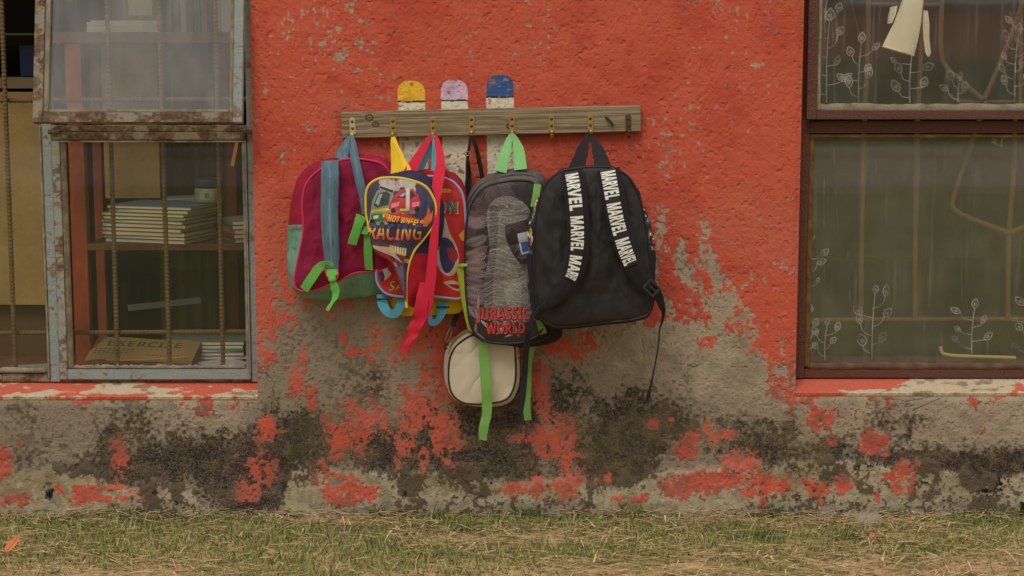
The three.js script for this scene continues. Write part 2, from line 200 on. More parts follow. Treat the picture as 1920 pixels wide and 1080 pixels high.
    const fl = fbm(x * 85 + 20, y * 72, 3), cl = fbm(x * 5 + 50, y * 5 + 2, 3), wear = sst(0.62, 0.69, fl * 0.72 + cl * 0.3 + (n3 - 0.5) * 0.25 + 0.07 * sst(0.5, 0.0, up / 6) - 0.078 - 0.02 * sst(0.2, 0.9, x));
    const paint = sst(-0.12, 0.12, cov) * (1 - wear);
    let q = mix(C.red1, C.red2, sst(0.42, 0.66, n1 * 0.6 + n2 * 0.4)); q = mix(q, C.red3, sst(0.5, 0.7, fbm(x * 3 + 77, y * 4 + 3, 4)) * 0.55); q = mix(q, C.red2, sst(0.62, 0.8, 1 - n3) * 0.5); if (y < 0.42) q = mix(q, C.conB, sst(0.46, 0.72, n2 * 0.4 + n3 * 0.6) * 0.75);
    c = mix(c, q, paint);
    let thick = paint;
    // painted crayons
    for (const k of cray) { const dx = (k.t - y) * k.lean, a = k.a + dx, b = k.b + dx + (k.t - y) * 0.004; if (x < a - 0.01 || x > b + 0.01 || y > k.t + 0.01 || y < k.e) continue;
      const m = (a + b) / 2, hw = (b - a) / 2, e = (n2 - 0.5) * 0.004 + (n3 - 0.5) * 0.002, rr = 0.028, qx = Math.max(0, Math.abs(x - m) - (hw - rr)), qy = Math.max(0, y - (k.t - rr)), inside = qy > 0 ? rr - Math.hypot(qx, qy) : hw - Math.abs(x - m);
      const f = sst(-0.001, 0.001, inside + e) * (1 - sst(0.63, 0.72, fl * 0.7 + n3 * 0.3 + (y < k.t - 0.35 ? 0.08 : 0))); if (f <= 0) continue;
      let s = y > k.k ? mix(k.c, k.c.map(z => z * 0.8), sst(0.5, 0.7, n2)) : mix(C.white, C.conA, sst(0.55, 0.8, n3 * 0.5 + n2 * 0.5) * 0.5); if (Math.abs(y - k.k + (n2 - .5) * 0.004) < 0.0022) s = C.ink; c = mix(c, s, f); thick = Math.max(thick, f); }
    // relief: coarse trowelled plaster, pits, paint film
    const pit = sst(0.7, 0.84, fbm(x * 70 + 90, y * 60, 2)) + 0.8 * sst(0.72, 0.86, fbm(x * 150 + 10, y * 130, 2)), hgt = 0.46 + (n2 - 0.5) * 0.3 + (n3 - 0.5) * 0.36 + (n4 - 0.5) * 0.14 * (1 - 0.5 * thick) + 0.07 * thick - pit * 0.3;
    const ck = y < 0.42 ? sst(0.0024, 0.0006, crackD(x + (n2 - 0.5) * 0.016, y + (n3 - 0.5) * 0.008) + (n3 - 0.5) * 0.002) : 0; if (ck > 0) c = mix(c, C.dark, ck * 0.6 * sst(0.3, 0.55, n2));
    const hb = 255 * clamp(hgt - 0.25 * ck);
    const k4 = o * 4; cm[k4] = clamp(toSrgb(c[0]), 0, 255); cm[k4 + 1] = clamp(toSrgb(c[1]), 0, 255); cm[k4 + 2] = clamp(toSrgb(c[2]), 0, 255); cm[k4 + 3] = 255; bm[k4] = bm[k4 + 1] = bm[k4 + 2] = hb; bm[k4 + 3] = 255;
  }
  wallMap = new THREE.DataTexture(cm, TW, TH); wallMap.colorSpace = THREE.SRGBColorSpace; wallBump = new THREE.DataTexture(bm, TW, TH);
  for (const t of [wallMap, wallBump]) { t.wrapS = t.wrapT = THREE.MirroredRepeatWrapping; t.magFilter = t.minFilter = THREE.LinearFilter; t.needsUpdate = true; }
}
const wallMat = new THREE.MeshPhysicalMaterial({ map: wallMap, bumpMap: wallBump, bumpScale: 0.0065, roughness: 0.92 });
{
  const lines = (a, b, step) => { const n = Math.max(1, Math.round((b - a) / step)), o = []; for (let i = 0; i < n; i++) o.push(a + (b - a) * i / n); return o; };
  const xs = [...lines(-4.2, XL0, 0.2), ...lines(XL0, -1.55, 0.05), ...lines(-1.55, XL1, 0.008), ...lines(XL1, XR0, 0.007), ...lines(XR0, 1.5, 0.008), ...lines(1.5, XR1, 0.05), ...lines(XR1, 4.2, 0.2), 4.2];
  const ya = Math.min(YL, YR), yb = Math.max(YL, YR), ys = [-0.1, ...lines(-0.02, ya, 0.007), ...lines(ya, yb, 0.004), ...lines(yb, 1.45, 0.008), ...lines(1.45, YT, 0.04), ...lines(YT, WTOP, 0.2), WTOP];
  const pos = [], uv = [], idx = [], nx = xs.length;
  const rectD = (x, y, x0, x1, y0, y1) => { const dx = Math.max(x0 - x, 0, x - x1), dy = Math.max(y0 - y, 0, y - y1); return Math.hypot(dx, dy); };
  for (const y of ys) for (const x of xs) {
    const fi = clamp(Math.round((x - TX0) / TSX * TW), 0, TW - 1), fj = clamp(Math.round(y / TSY * TH), 0, TH - 1), e = Math.min(rectD(x, y, XL0, XL1, YL, YT), rectD(x, y, XR0, XR1, YR, YT)), k = sst(0, 0.02, e);
    const z = 0.002 + k * (0.002 + 0.006 * fbm(x * 4, y * 4, 3) + 0.004 * fbm(x * 22 + 5, y * 22, 3) + 0.009 * wallField[fj * TW + fi] * (y < 0.3 ? 1 : 0) + 0.012 * sst(0.12, 0, y));
    pos.push(x, y, z); uv.push((x - TX0) / TSX, y / TSY);
  }
  for (let j = 0; j < ys.length - 1; j++) for (let i = 0; i < nx - 1; i++) {
    const x = (xs[i] + xs[i + 1]) / 2, y = (ys[j] + ys[j + 1]) / 2; if ((x > XL0 && x < XL1 && y > YL && y < YT) || (x > XR0 && x < XR1 && y > YR && y < YT)) continue;
    const a = j * nx + i; idx.push(a, a + 1, a + nx, a + 1, a + nx + 1, a + nx);
  }
  const g = new THREE.BufferGeometry(); g.setAttribute('position', new THREE.Float32BufferAttribute(pos, 3)); g.setAttribute('uv', new THREE.Float32BufferAttribute(uv, 2)); g.setIndex(idx); g.computeVertexNormals();
  part('front_wall', g, wallMat, building);
}
// wall body behind the face, room shell
const redEdge = mat([170, 64, 42], 0.9, { bumpMap: rep(grainy, 3), bumpScale: 0.004 }), roomPaint = mat([176, 162, 128], 0.92), roomFloor = mat([110, 92, 66], 0.8), roofMat = mat([120, 116, 110], 0.6);
{
  const layer = (z0, z1) => mergeGeometries([[-4.2, -0.1, XL0, WTOP], [XL1, -0.1, XR0, WTOP], [XR1, -0.1, 4.2, WTOP], [XL0, -0.1, XL1, YL - 0.002], [XL0, YT, XL1, WTOP], [XR0, -0.1, XR1, YR - 0.002], [XR0, YT, XR1, WTOP]].map(([a, b, c, d]) => box(a, b, z0, c, d, z1, 0)));
  part('wall_core', layer(-0.1, 0), redEdge, building); part('inner_wall', layer(-0.2, -0.102), roomPaint, building);
  part('side_wall', box(-4.4, -0.1, -5, -4.2, WTOP, 0.0, 0), roomPaint, building); part('side_wall', box(4.2, -0.1, -5, 4.4, WTOP, 0.0, 0), roomPaint, building);
  part('back_wall', box(-4.4, -0.1, -5.2, 4.4, WTOP, -5, 0), roomPaint, building); part('ceiling', box(-4.4, WTOP, -5.2, 4.4, WTOP + 0.12, 0.02, 0), roomPaint, building); part('floor', box(-4.2, -0.1, -5, 4.2, 0.1, -0.2, 0), roomFloor, building);
  part('roof', box(-4.5, WTOP + 0.125, -5.3, 4.5, WTOP + 0.2, 0.15, 0), roofMat, building);
}
// sloping sills
const sillTex = (seed, a) => dataTex(1024, 64, (i, j) => { const x = i / 1024 * 1.4 + seed, y = j / 64 * 0.09, n = fbm(x * 9, y * 30, 4), m = fbm(x * 40, y * 60, 3), s = fbm(x * 5 + 3, y * 14, 3);
  let c = [196, 178, 148]; c = c.map((k, q) => lerp(k, [140, 122, 96][q], sst(0.5, 0.75, m))); const p = sst(-0.03, 0.03, s - a + (n - 0.5) * 0.5 + (m - 0.5) * 0.3 + (j / 64 - 0.5) * 0.12); c = c.map((k, q) => lerp(k, [200, 96, 72][q], p)); return base(...c); });
function sill(x0, x1, yf, vb, zb, tex, ub) {
  const yb = P(ub, vb, zb).y, s = new THREE.Shape([[0.006, yf - 0.004], [0.008, yf + 0.003], [0.004, yf + 0.006], [zb, yb], [zb, yf - 0.012], [0.0, yf - 0.012]].map(p => new THREE.Vector2(...p)));
  const g = new THREE.ExtrudeGeometry(s, { depth: x1 - x0, bevelEnabled: false, steps: 1 }); g.rotateY(-Math.PI / 2); const gg = g; gg.scale(1, 1, 1); gg.translate(x1, 0, 0);
  // the shape's first axis is depth: turn (x', y, z') into (x, y, z)
  const p = gg.attributes.position; for (let i = 0; i < p.count; i++) { const z = p.getZ(i), x = p.getX(i); p.setXYZ(i, x, p.getY(i), z); }
  const n = gg.index ? gg.toNonIndexed() : gg, uv = new Float32Array(n.attributes.position.count * 2); for (let i = 0; i < n.attributes.position.count; i++) { uv[i * 2] = (n.attributes.position.getX(i) - x0) / 1.4; uv[i * 2 + 1] = (0.01 - n.attributes.position.getZ(i)) / 0.09; } n.setAttribute('uv', new THREE.BufferAttribute(uv, 2)); n.computeVertexNormals();
  part('sill', n, new THREE.MeshPhysicalMaterial({ map: tex, bumpMap: rep(grainy, 4, 0.4), bumpScale: 0.004, roughness: 0.9 }), building);
}
const ZF = -0.055;                                       // face of the steel window frames
sill(XL0, XL1, YL, 713, ZF - 0.02, sillTex(1, 0.5), 300); sill(XR0, XR1, YR, 706, ZF - 0.02, sillTex(8, 0.43), 1700);

// --- steel window surfaces
const steelTex = (paint, rust, rust2, putty, lo, hi, seed) => { const t = dataTex(512, 512, (i, j) => { const n = fbm(i / 40 + seed, j / 26, 5), m = fbm(i / 9 + seed, j / 9, 3), s = fbm(i / 90, j / 14 + seed, 3); let c = paint.map((k, q) => lerp(k, putty[q], sst(0.5, 0.68, s))); const r = sst(lo, hi, n * 0.7 + m * 0.3); c = c.map((k, q) => lerp(k, lerp(rust[q], rust2[q], sst(0.35, 0.7, m)), r)); return base(...c); }); return rep(t, 2.2, 2.2); };
const rustBump = { bumpMap: rep(grainy, 5), bumpScale: 0.0022 };
const steelL = new THREE.MeshPhysicalMaterial({ map: steelTex([142, 148, 140], [92, 68, 48], [124, 102, 78], [150, 134, 104], 0.47, 0.56, 3), roughness: 0.75, ...rustBump });
const steelBlue = new THREE.MeshPhysicalMaterial({ map: steelTex([136, 146, 144], [106, 86, 64], [136, 116, 90], [148, 150, 134], 0.6, 0.68, 5), roughness: 0.7, ...rustBump });
const steelRust = new THREE.MeshPhysicalMaterial({ map: steelTex([134, 130, 116], [84, 62, 44], [118, 96, 72], [148, 128, 96], 0.4, 0.52, 9), roughness: 0.8, ...rustBump });
const putty = new THREE.MeshPhysicalMaterial({ map: rep(mottle(base(176, 160, 130), base(124, 108, 82), 4), 6), roughness: 0.95, bumpMap: rep(grainy, 14), bumpScale: 0.006 });
const puttyPale = new THREE.MeshPhysicalMaterial({ map: rep(mottle(base(196, 186, 160), base(150, 134, 108), 6), 5), roughness: 0.95, bumpMap: rep(grainy, 14), bumpScale: 0.005 });
const brown = new THREE.MeshPhysicalMaterial({ map: steelTex([92, 52, 38], [72, 40, 30], [86, 58, 44], [84, 48, 36], 0.6, 0.72, 12), roughness: 0.5, ...rustBump });
const ochre = new THREE.MeshPhysicalMaterial({ map: rep(mottle(base(160, 122, 66), base(118, 80, 38), 2), 5), roughness: 0.95, bumpMap: rep(grainy, 12), bumpScale: 0.005 });
function roughBead(g, amp, seed) { const m = mergeVertices(g, 1e-5), p = m.attributes.position; for (let i = 0; i < p.count; i++) { const x = p.getX(i), y = p.getY(i); p.setZ(i, p.getZ(i) + amp * (fbm(x * 60 + seed, y * 60, 3) - 0.5)); } m.computeVertexNormals(); return m; }
// a putty bead with a ragged inner edge, along x or y
function bead(u0, v0, u1, v1, z, depth, rag, seed) {
  const horiz = Math.abs(u1 - u0) > Math.abs(v1 - v0), a = P(u0, v0, z), b = P(u1, v1, z), n = 90, pos = [], idx = [], uv = [];
  const r = rng(seed);
  for (let i = 0; i <= n; i++) { const s = i / n, j = Math.max(0, (fbm(s * 60 + seed, seed, 3) - 0.35)) * rag;
    const pts = horiz ? [[lerp(a.x, b.x, s), b.y, z - depth], [lerp(a.x, b.x, s), b.y, z], [lerp(a.x, b.x, s), a.y + j * 0.3, z - depth * 0.25], [lerp(a.x, b.x, s), a.y + j, z - depth]] : [[a.x, lerp(a.y, b.y, s), z - depth], [a.x, lerp(a.y, b.y, s), z], [b.x + Math.sign(b.x - a.x) * j * 0.3, lerp(a.y, b.y, s), z - depth * 0.25], [b.x + Math.sign(b.x - a.x) * j, lerp(a.y, b.y, s), z - depth]];
    for (const p of pts) { pos.push(p[0], p[1], p[2] + (r() - 0.5) * 0.001); uv.push(p[0], p[1]); } }
  for (let i = 0; i < n; i++) for (let k = 0; k < 3; k++) { const q = i * 4 + k; idx.push(q, q + 1, q + 4, q + 1, q + 5, q + 4); }
  const g = new THREE.BufferGeometry(); g.setAttribute('position', new THREE.Float32BufferAttribute(pos, 3)); g.setAttribute('uv', new THREE.Float32BufferAttribute(uv, 2)); g.setIndex(idx); g.computeVertexNormals(); return g;
}
// dusty glass: a film of dust (opaque share) on a clear pane; paint marks where drawn
function dustyGlass(w, h, dust, film, streak, seed, drawPaint, ior = drawPaint ? 1.9 : 1.6) {
  let paint = null; if (drawPaint) { const c = document.createElement('canvas'); c.width = w; c.height = h; const x = c.getContext('2d'); x.fillStyle = '#000'; x.fillRect(0, 0, w, h); drawPaint(x); paint = x.getImageData(0, 0, w, h).data; }
  const d1 = new Uint8Array(w * h * 4), d2 = new Uint8Array(w * h * 4), B = dust, Wt = [238, 232, 222];
  for (let j = 0; j < h; j++) for (let i = 0; i < w; i++) {
    const k = (j * w + i) * 4, p = paint ? paint[((h - 1 - j) * w + i) * 4] / 255 : 0, x = i / 256, y = j / 256;
    let f = film * (0.6 + 0.8 * fbm(x * 5 + seed, y * 3, 4)) + streak * sst(0.6, 0.82, fbm(x * 26 + seed, y * 1.1, 3)) + 0.5 * sst(0.9, 0.97, vn(x * 60 + seed, y * 60)) * film;
    f = clamp(Math.max(f, p * 0.4 * (0.5 + vn(x * 9, y * 9))), 0, 0.95); const t = sst(0.02, 0.5, p);
    for (let q = 0; q < 3; q++) { d1[k + q] = lerp(B[q], Wt[q], t); d2[k + q] = 255 * (1 - f); } d1[k + 3] = d2[k + 3] = 255;
  }
  const tx = (d, s) => { const t = new THREE.DataTexture(d, w, h); t.magFilter = t.minFilter = THREE.LinearFilter; if (s) t.colorSpace = THREE.SRGBColorSpace; t.needsUpdate = true; return t; };
  return new THREE.MeshPhysicalMaterial({ map: tx(d1, true), transmission: 1, transmissionMap: tx(d2, false), thickness: 0, roughness: 0.03, ior });
}
function pane(x0, y0, x1, y1, z) { const g = new THREE.PlaneGeometry(x1 - x0, y1 - y0); g.translate((x0 + x1) / 2, (y0 + y1) / 2, z); return g; }
// the dust colour multiplies what passes a rough sheet only; a clear film tints nothing
// --- left window
const winL = sub('window', building); winL.userData.label = 'rusty pale blue steel window with its upper sash propped open';
{
  const z = ZF, xr = XL1 - 0.004, xm0 = P(86, 470, z).x, xm1 = P(104, 470, z).x, yb = P(300, 716, z).y, yt = YT - 0.004;
  part('frame_stile', box(xr - 0.02, yb, z - 0.035, xr, yt, z), steelBlue, winL);
  part('frame_stile', box(xm0, yb, z - 0.035, xm1, yt, z), steelBlue, winL);
  part('frame_stile', box(XL0 + 0.004, yb, z - 0.035, XL0 + 0.03, yt, z), steelBlue, winL);
  part('frame_rail', box(xm1, yb, z - 0.034, xr - 0.02, P(300, 709, z).y, z - 0.002), steelRust, winL);
  part('frame_rail', box(XL0 + 0.03, yb, z - 0.034, xm0, P(50, 700, z).y, z - 0.002), steelRust, winL);
  part('frame_rail', box(XL0 + 0.03, yt - 0.03, z - 0.034, xr - 0.02, yt, z - 0.002), steelRust, winL);
  part('white_edge_strip', box(xm0 - 0.006, yb + 0.01, z - 0.03, xm0 - 0.0005, P(90, 236, z).y, z + 0.004), puttyPale, winL);
  // transom with two steps
  const t0 = P(300, 235, z).y, t1 = P(300, 262, z).y, tm = P(300, 247, z).y;
  part('transom', mergeGeometries([box(xm1, t1, z - 0.03, xr - 0.02, tm, z + 0.008), box(xm1, tm + 0.0005, z - 0.03, xr - 0.02, t0, z + 0.002)]), steelRust, winL);
  part('hinge_pin', new THREE.CylinderGeometry(0.006, 0.006, 0.03, 12).rotateZ(Math.PI / 2).translate(P(104, 247, z).x, P(104, 247, z).y, z + 0.014), steelRust, winL);
  part('hinge_pin', new THREE.CylinderGeometry(0.006, 0.006, 0.03, 12).rotateZ(Math.PI / 2).translate(P(468, 247, z).x, P(468, 247, z).y, z + 0.014), steelRust, winL);
  // lower sash
  const sl = P(120, 480, z).x, sr = P(464, 480, z).x, st = P(300, 263, z).y, sb = P(300, 711, z).y, zs = z + 0.006;
  part('sash_stile', box(xm1 + 0.001, sb, zs - 0.03, sl, st, zs), steelL, winL); part('sash_stile', box(sr, sb, zs - 0.03, xr - 0.021, st, zs), steelBlue, winL);
  part('sash_rail', box(sl, sb, zs - 0.03, sr, P(300, 692, z).y, zs), steelBlue, winL); part('sash_rail', box(sl, P(300, 267, z).y, zs - 0.03, sr, st, zs), steelL, winL);
  part('putty', bead(120, 480, 131, 480, zs - 0.002, 0.012, 0.003, 3).clone(), putty, winL).visible = true;
  part('glass_pane', pane(sl, P(300, 692, z).y, sr, P(300, 267, z).y, zs - 0.016), dustyGlass(512, 640, [250, 247, 238], 0.012, 0.006, 3), winL);
  part('glass_pane', pane(XL0 + 0.03, P(50, 700, z).y, xm0 - 0.006, P(50, 236, z).y, zs - 0.02), dustyGlass(256, 256, [250, 247, 238], 0.01, 0.004, 13), winL);
  // open upper sash: hung at the top, pushed out at the bottom
  const ob = P(260, 231, 0.085), top = 1.68, len = Math.hypot(top - ob.y, 0.085 - z), ang = Math.atan2(0.085 - z, top - ob.y), ox0 = P(64, 231, 0.085).x, ox1 = P(456, 231, 0.085).x;
  const sash = sub('open_sash', winL); sash.position.set(0, top, z + 0.004); sash.rotation.x = -ang;
  part('stile', box(ox0, -len, -0.012, ox0 + 0.026, 0, 0.014), steelRust, sash); part('stile', box(ox1 - 0.024, -len, -0.012, ox1, 0, 0.014), steelBlue, sash);
  part('rail', box(ox0 + 0.026, -len, -0.012, ox1 - 0.024, -len + 0.026, 0.014), steelRust, sash); part('rail', box(ox0 + 0.026, -0.03, -0.012, ox1 - 0.024, 0, 0.014), steelRust, sash);
  part('putty', box(ox0 + 0.026, -len + 0.026, 0.0, ox0 + 0.04, -0.03, 0.012, 0.004), puttyPale, sash); part('putty', box(ox1 - 0.034, -len + 0.026, 0.0, ox1 - 0.024, -0.03, 0.012, 0.004), puttyPale, sash);
  part('putty', box(ox0 + 0.04, -len + 0.026, 0.0, ox1 - 0.034, -len + 0.034, 0.012, 0.003), puttyPale, sash);
  part('glass_pane', pane(ox0 + 0.026, -len + 0.026, ox1 - 0.024, -0.03, 0), dustyGlass(512, 512, [242, 238, 228], 0.15, 0.02, 23), sash);
  // beads round the lower pane
  part('putty', box(sl, P(300, 692, z).y, zs - 0.014, P(132, 480, z).x, P(300, 267, z).y, zs - 0.001, 0.004), putty, winL);
  part('putty', box(P(458, 480, z).x, P(300, 692, z).y, zs - 0.014, sr, P(300, 267, z).y, zs - 0.001, 0.004), puttyPale, winL);
  part('putty', bead(132, 687, 458, 692, zs - 0.001, 0.012, 0.012, 5), puttyPale, winL);
  part('putty', bead(-300, 692, 84, 699, zs - 0.002, 0.012, 0.01, 7), puttyPale, winL);
  // reinforcing bars welded to a grid behind the glass
  const rod = (a, b) => { const L = a.distanceTo(b), n = Math.round(L / 0.011), pr = []; for (let i = 0; i <= n; i++) { const y = i / n * L; pr.push(new THREE.Vector2(0.0058, y), new THREE.Vector2(0.0058, y + 0.0055), new THREE.Vector2(0.0074, y + 0.007), new THREE.Vector2(0.0074, y + 0.0095)); } const g = new THREE.LatheGeometry(pr, 9); const q = new THREE.Quaternion().setFromUnitVectors(new THREE.Vector3(0, 1, 0), b.clone().sub(a).normalize()); g.applyQuaternion(q); g.translate(a.x, a.y, a.z); return g; };
  const zb = -0.13, barM = new THREE.MeshPhysicalMaterial({ map: rep(mottle(base(124, 100, 64), base(74, 54, 32), 6), 8), roughness: 0.85 });
  for (const u of [-290, -190, -90, 18, 212, 311, 412]) { const x = P(u, 420, zb).x; part('bar', rod(new THREE.Vector3(x, YL - 0.02, zb), new THREE.Vector3(x + (u === 311 ? -0.004 : 0.003), YT + 0.01, zb)), barM, winL); }
  for (const v of [627, 190]) { const y = P(250, v, zb).y; part('bar', rod(new THREE.Vector3(XL0 - 0.01, y - 0.002, zb - 0.014), new THREE.Vector3(XL1 + 0.01, y + 0.006, zb - 0.014)), barM, winL); }
}
// --- right window
const winR = sub('window', building); winR.userData.label = 'brown steel window with white vines painted on its dusty panes';
{
  const z = ZF, xl = XR0 + 0.004, xr = XR1 - 0.004, yb = P(1700, 709, z).y, yt = YT - 0.004, xj = P(1513, 480, z).x;
  part('frame_stile', box(xl, yb, z - 0.035, xj, yt, z), brown, winR); part('frame_stile', box(xr - 0.025, yb, z - 0.035, xr, yt, z), brown, winR);
  part('frame_rail', box(xj, yb, z - 0.034, xr - 0.025, P(1700, 692, z).y, z - 0.002), brown, winR); part('frame_rail', box(xj, yt - 0.03, z - 0.034, xr - 0.025, yt, z - 0.002), brown, winR);
  part('transom', box(xj, P(1700, 250, z).y, z - 0.034, xr - 0.025, P(1700, 228, z).y, z - 0.002), brown, winR);
  // upper sash, a touch open
  const zs = z + 0.004, ub = P(1700, 224, zs + 0.014), len = (yt - 0.03) - ub.y, x0 = P(1509, 200, zs).x, x1 = xr - 0.02, sash = sub('upper_sash', winR); sash.position.set(0, yt - 0.03, zs); sash.rotation.x = -Math.atan2(0.012, len);
  part('stile', box(x0, -len, 0.0, x0 + 0.027, 0, 0.016), brown, sash); part('stile', box(x1 - 0.027, -len, 0.0, x1, 0, 0.016), brown, sash);
  part('rail', box(x0 + 0.027, -len, 0.0, x1 - 0.027, -len + 0.024, 0.016), brown, sash); part('rail', box(x0 + 0.027, -0.024, 0.0, x1 - 0.027, 0, 0.016), brown, sash);
  part('putty', box(x0 + 0.027, -len + 0.024, 0.003, x0 + 0.037, -0.024, 0.014, 0.003), puttyPale, sash);
  { const g = bead(1536, 196, 2200, 209, zs + 0.012, 0.011, 0.012, 15); g.translate(0, -(yt - 0.03), -zs); part('putty', g, puttyPale, sash); }
  // white vines painted on the panes (flat paint)
  const vine = (c, x, y, h, s, r) => { c.lineCap = 'round'; c.lineWidth = 3; c.strokeStyle = 'rgb(190,190,190)'; const leaf = (a, b, k) => { c.save(); c.translate(a, b); c.rotate(k); const q0 = 0.72 + 0.6 * r(); c.scale(q0 * (0.8 + 0.4 * r()), q0); c.beginPath(); c.moveTo(0, 0); c.quadraticCurveTo(12 * s, -8 * s, 0, -19 * s); c.quadraticCurveTo(-12 * s, -8 * s, 0, 0); c.fillStyle = 'rgba(140,140,140,.45)'; c.fill(); c.lineWidth = 2.6; c.stroke(); c.beginPath(); c.arc(0, -8 * s, 2 * s, 0, 7); c.stroke(); c.restore(); };
    c.beginPath(); c.moveTo(x, y); c.quadraticCurveTo(x - 5, y - h / 2, x + 3, y - h); c.stroke(); leaf(x + 3, y - h, 0.1); const n = Math.round(h / (19 * s)); for (let k = 0; k < n; k++) { const d = k % 2 ? 1 : -1, yy = y - h * (0.1 + 0.8 * k / n), xx = x - 3, ex = xx + d * (12 + 16 * r()) * s, ey = yy - (2 + 20 * r()) * s; c.lineWidth = 2.2; c.beginPath(); c.moveTo(xx, yy); c.quadraticCurveTo(ex - d * 2 * s, yy - (r() - 0.3) * 6 * s, ex, ey); c.stroke(); leaf(ex, ey, d * (0.1 + 1.1 * r())); } };
  const runs = (c, list) => { c.strokeStyle = 'rgba(150,150,150,.45)'; for (const [x, y, a, b, w] of list) { c.lineWidth = w; c.beginPath(); c.moveTo(x, y); c.quadraticCurveTo(x + (a - x) * 0.2, (y + b) / 2, a, b); c.stroke(); } };
  const px0 = P(1530, 150, z).x, gx1 = xr - 0.025, yU0 = ub.y + 0.022, yU1 = yt - 0.06;
  const draw = (zz, X0, X1, Y0, Y1, w, h, list, drips, seed) => c => { const r = rng(seed), sx = u => (P(u, 300, zz).x - X0) / (X1 - X0) * w, sy = v => (Y1 - P(1700, v, zz).y) / (Y1 - Y0) * h, k = w / ((X1 - X0) / MPP); c.lineJoin = 'round'; runs(c, drips.map(([a, b, e, f, q]) => [sx(a), sy(b), sx(e), sy(f), q])); for (const [u, v, hh, s] of list) vine(c, sx(u), sy(v), hh * k, s * k, r); };
  const U = [px0 - 0.01, gx1, yU0, yU1], Lw = [P(1520, 480, z).x, gx1, P(1700, 690, z).y, P(1700, 254, z).y];
  { const g = pane(U[0], U[2] - (yt - 0.03), U[1], U[3] - (yt - 0.03), 0.005); part('glass_pane', g, dustyGlass(1280, 624, [250, 244, 230], 0.055, 0.04, 41, draw(zs, U[0], U[1], U[2], U[3], 1280, 624, [[1545, 192, 150, 1.1], [1605, 192, 110, .95], [1540, 60, 60, 1], [1700, 192, 95, 1.05], [1790, 190, 40, .8], [1895, 188, 120, .9], [1912, 90, 70, .9], [2050, 192, 120, 1]], [[1560, 190, 1550, 20, 5], [1585, -20, 1605, 70, 3], [1640, 10, 1636, 110, 3], [1562, 110, 1558, 5, 8], [1880, 20, 1900, 90, 6]], 5)), sash); }
  part('glass_pane', pane(...[Lw[0], Lw[2], Lw[1], Lw[3]], z - 0.012), dustyGlass(1280, 640, [246, 236, 206], 0.085, 0.04, 61, draw(z, Lw[0], Lw[1], Lw[2], Lw[3], 1280, 640, [[1558, 676, 66, .85], [1648, 676, 128, 1.05], [1838, 664, 86, .9], [1526, 560, 110, .8], [1524, 676, 90, .7], [1950, 676, 130, 1], [2100, 676, 110, 1], [1880, 275, 16, .6]], [[1564, 260, 1578, 440, 4], [1548, 330, 1556, 600, 4], [1640, 260, 1652, 360, 3], [1652, 360, 1655, 420, 3], [1596, 470, 1606, 590, 4], [1704, 500, 1750, 590, 3], [1812, 460, 1816, 570, 3], [1528, 480, 1530, 680, 6], [1832, 370, 1826, 430, 2]], 9)), winR);
  part('putty', bead(1514, 252, 2200, 259, z - 0.001, 0.012, -0.006, 21), ochre, winR);
  part('putty', box(xj, P(1700, 688, z).y, z - 0.012, xj + 0.014, P(1700, 254, z).y, z - 0.001, 0.004), ochre, winR);
  part('putty', bead(1514, 682, 2200, 692, z - 0.001, 0.012, 0.006, 23), new THREE.MeshPhysicalMaterial({ map: rep(mottle(base(112, 88, 66), base(82, 58, 44), 6), 5), roughness: 0.95 }), winR);
  // painted rod grille inside
  const zb = -0.125, gm = new THREE.MeshPhysicalMaterial({ map: rep(mottle(base(86, 72, 44), base(120, 94, 52), 9), 1.2), roughness: 0.6, bumpMap: rep(grainy, 5), bumpScale: 0.001 });
  const bar = (pts, r = 0.0068) => part('grille_bar', tube(pts.map(p => P(p[0], p[1], zb - (p[2] || 0))), r, 40), gm, winR);
  bar([[1630, -180], [1627, 100], [1622, 200], [1618, 300], [1615, 500], [1614, 601]]); bar([[1730, -180], [1728, 60], [1722, 200], [1718, 300], [1716, 500], [1716, 601]]); 
  bar([[1480, 600, .008], [1600, 599, .008], [1760, 598, .008], [2000, 598, .008], [2300, 598, .008]], 0.0062); bar([[1630, 8, .009], [1700, 9, .009], [1766, 9, .009]], 0.006);
  bar([[1766, -180], [1766, 0], [1764, 90], [1770, 120], [1800, 150], [1842, 186]]); bar([[1780, 175, .01], [1790, 187, .01], [1820, 190, .01], [1960, 190, .01]], 0.0045); bar([[1846, 186], [1880, 105], [1912, 20], [1930, -40]]); bar([[1914, -180], [1914, 40], [1913, 200]], 0.006);
  bar([[1850, 190], [1823, 265], [1788, 372], [1786, 388], [1800, 400], [1892, 437]]); bar([[1892, 437], [1930, 420], [2010, 380]]); bar([[1904, 200, .003], [1900, 330, .003], [1892, 440, .003], [1890, 601, .003]]);
  bar([[2060, -180], [2050, 300], [2046, 601]]); bar([[2160, -180], [2150, 300], [2146, 601]]);
}

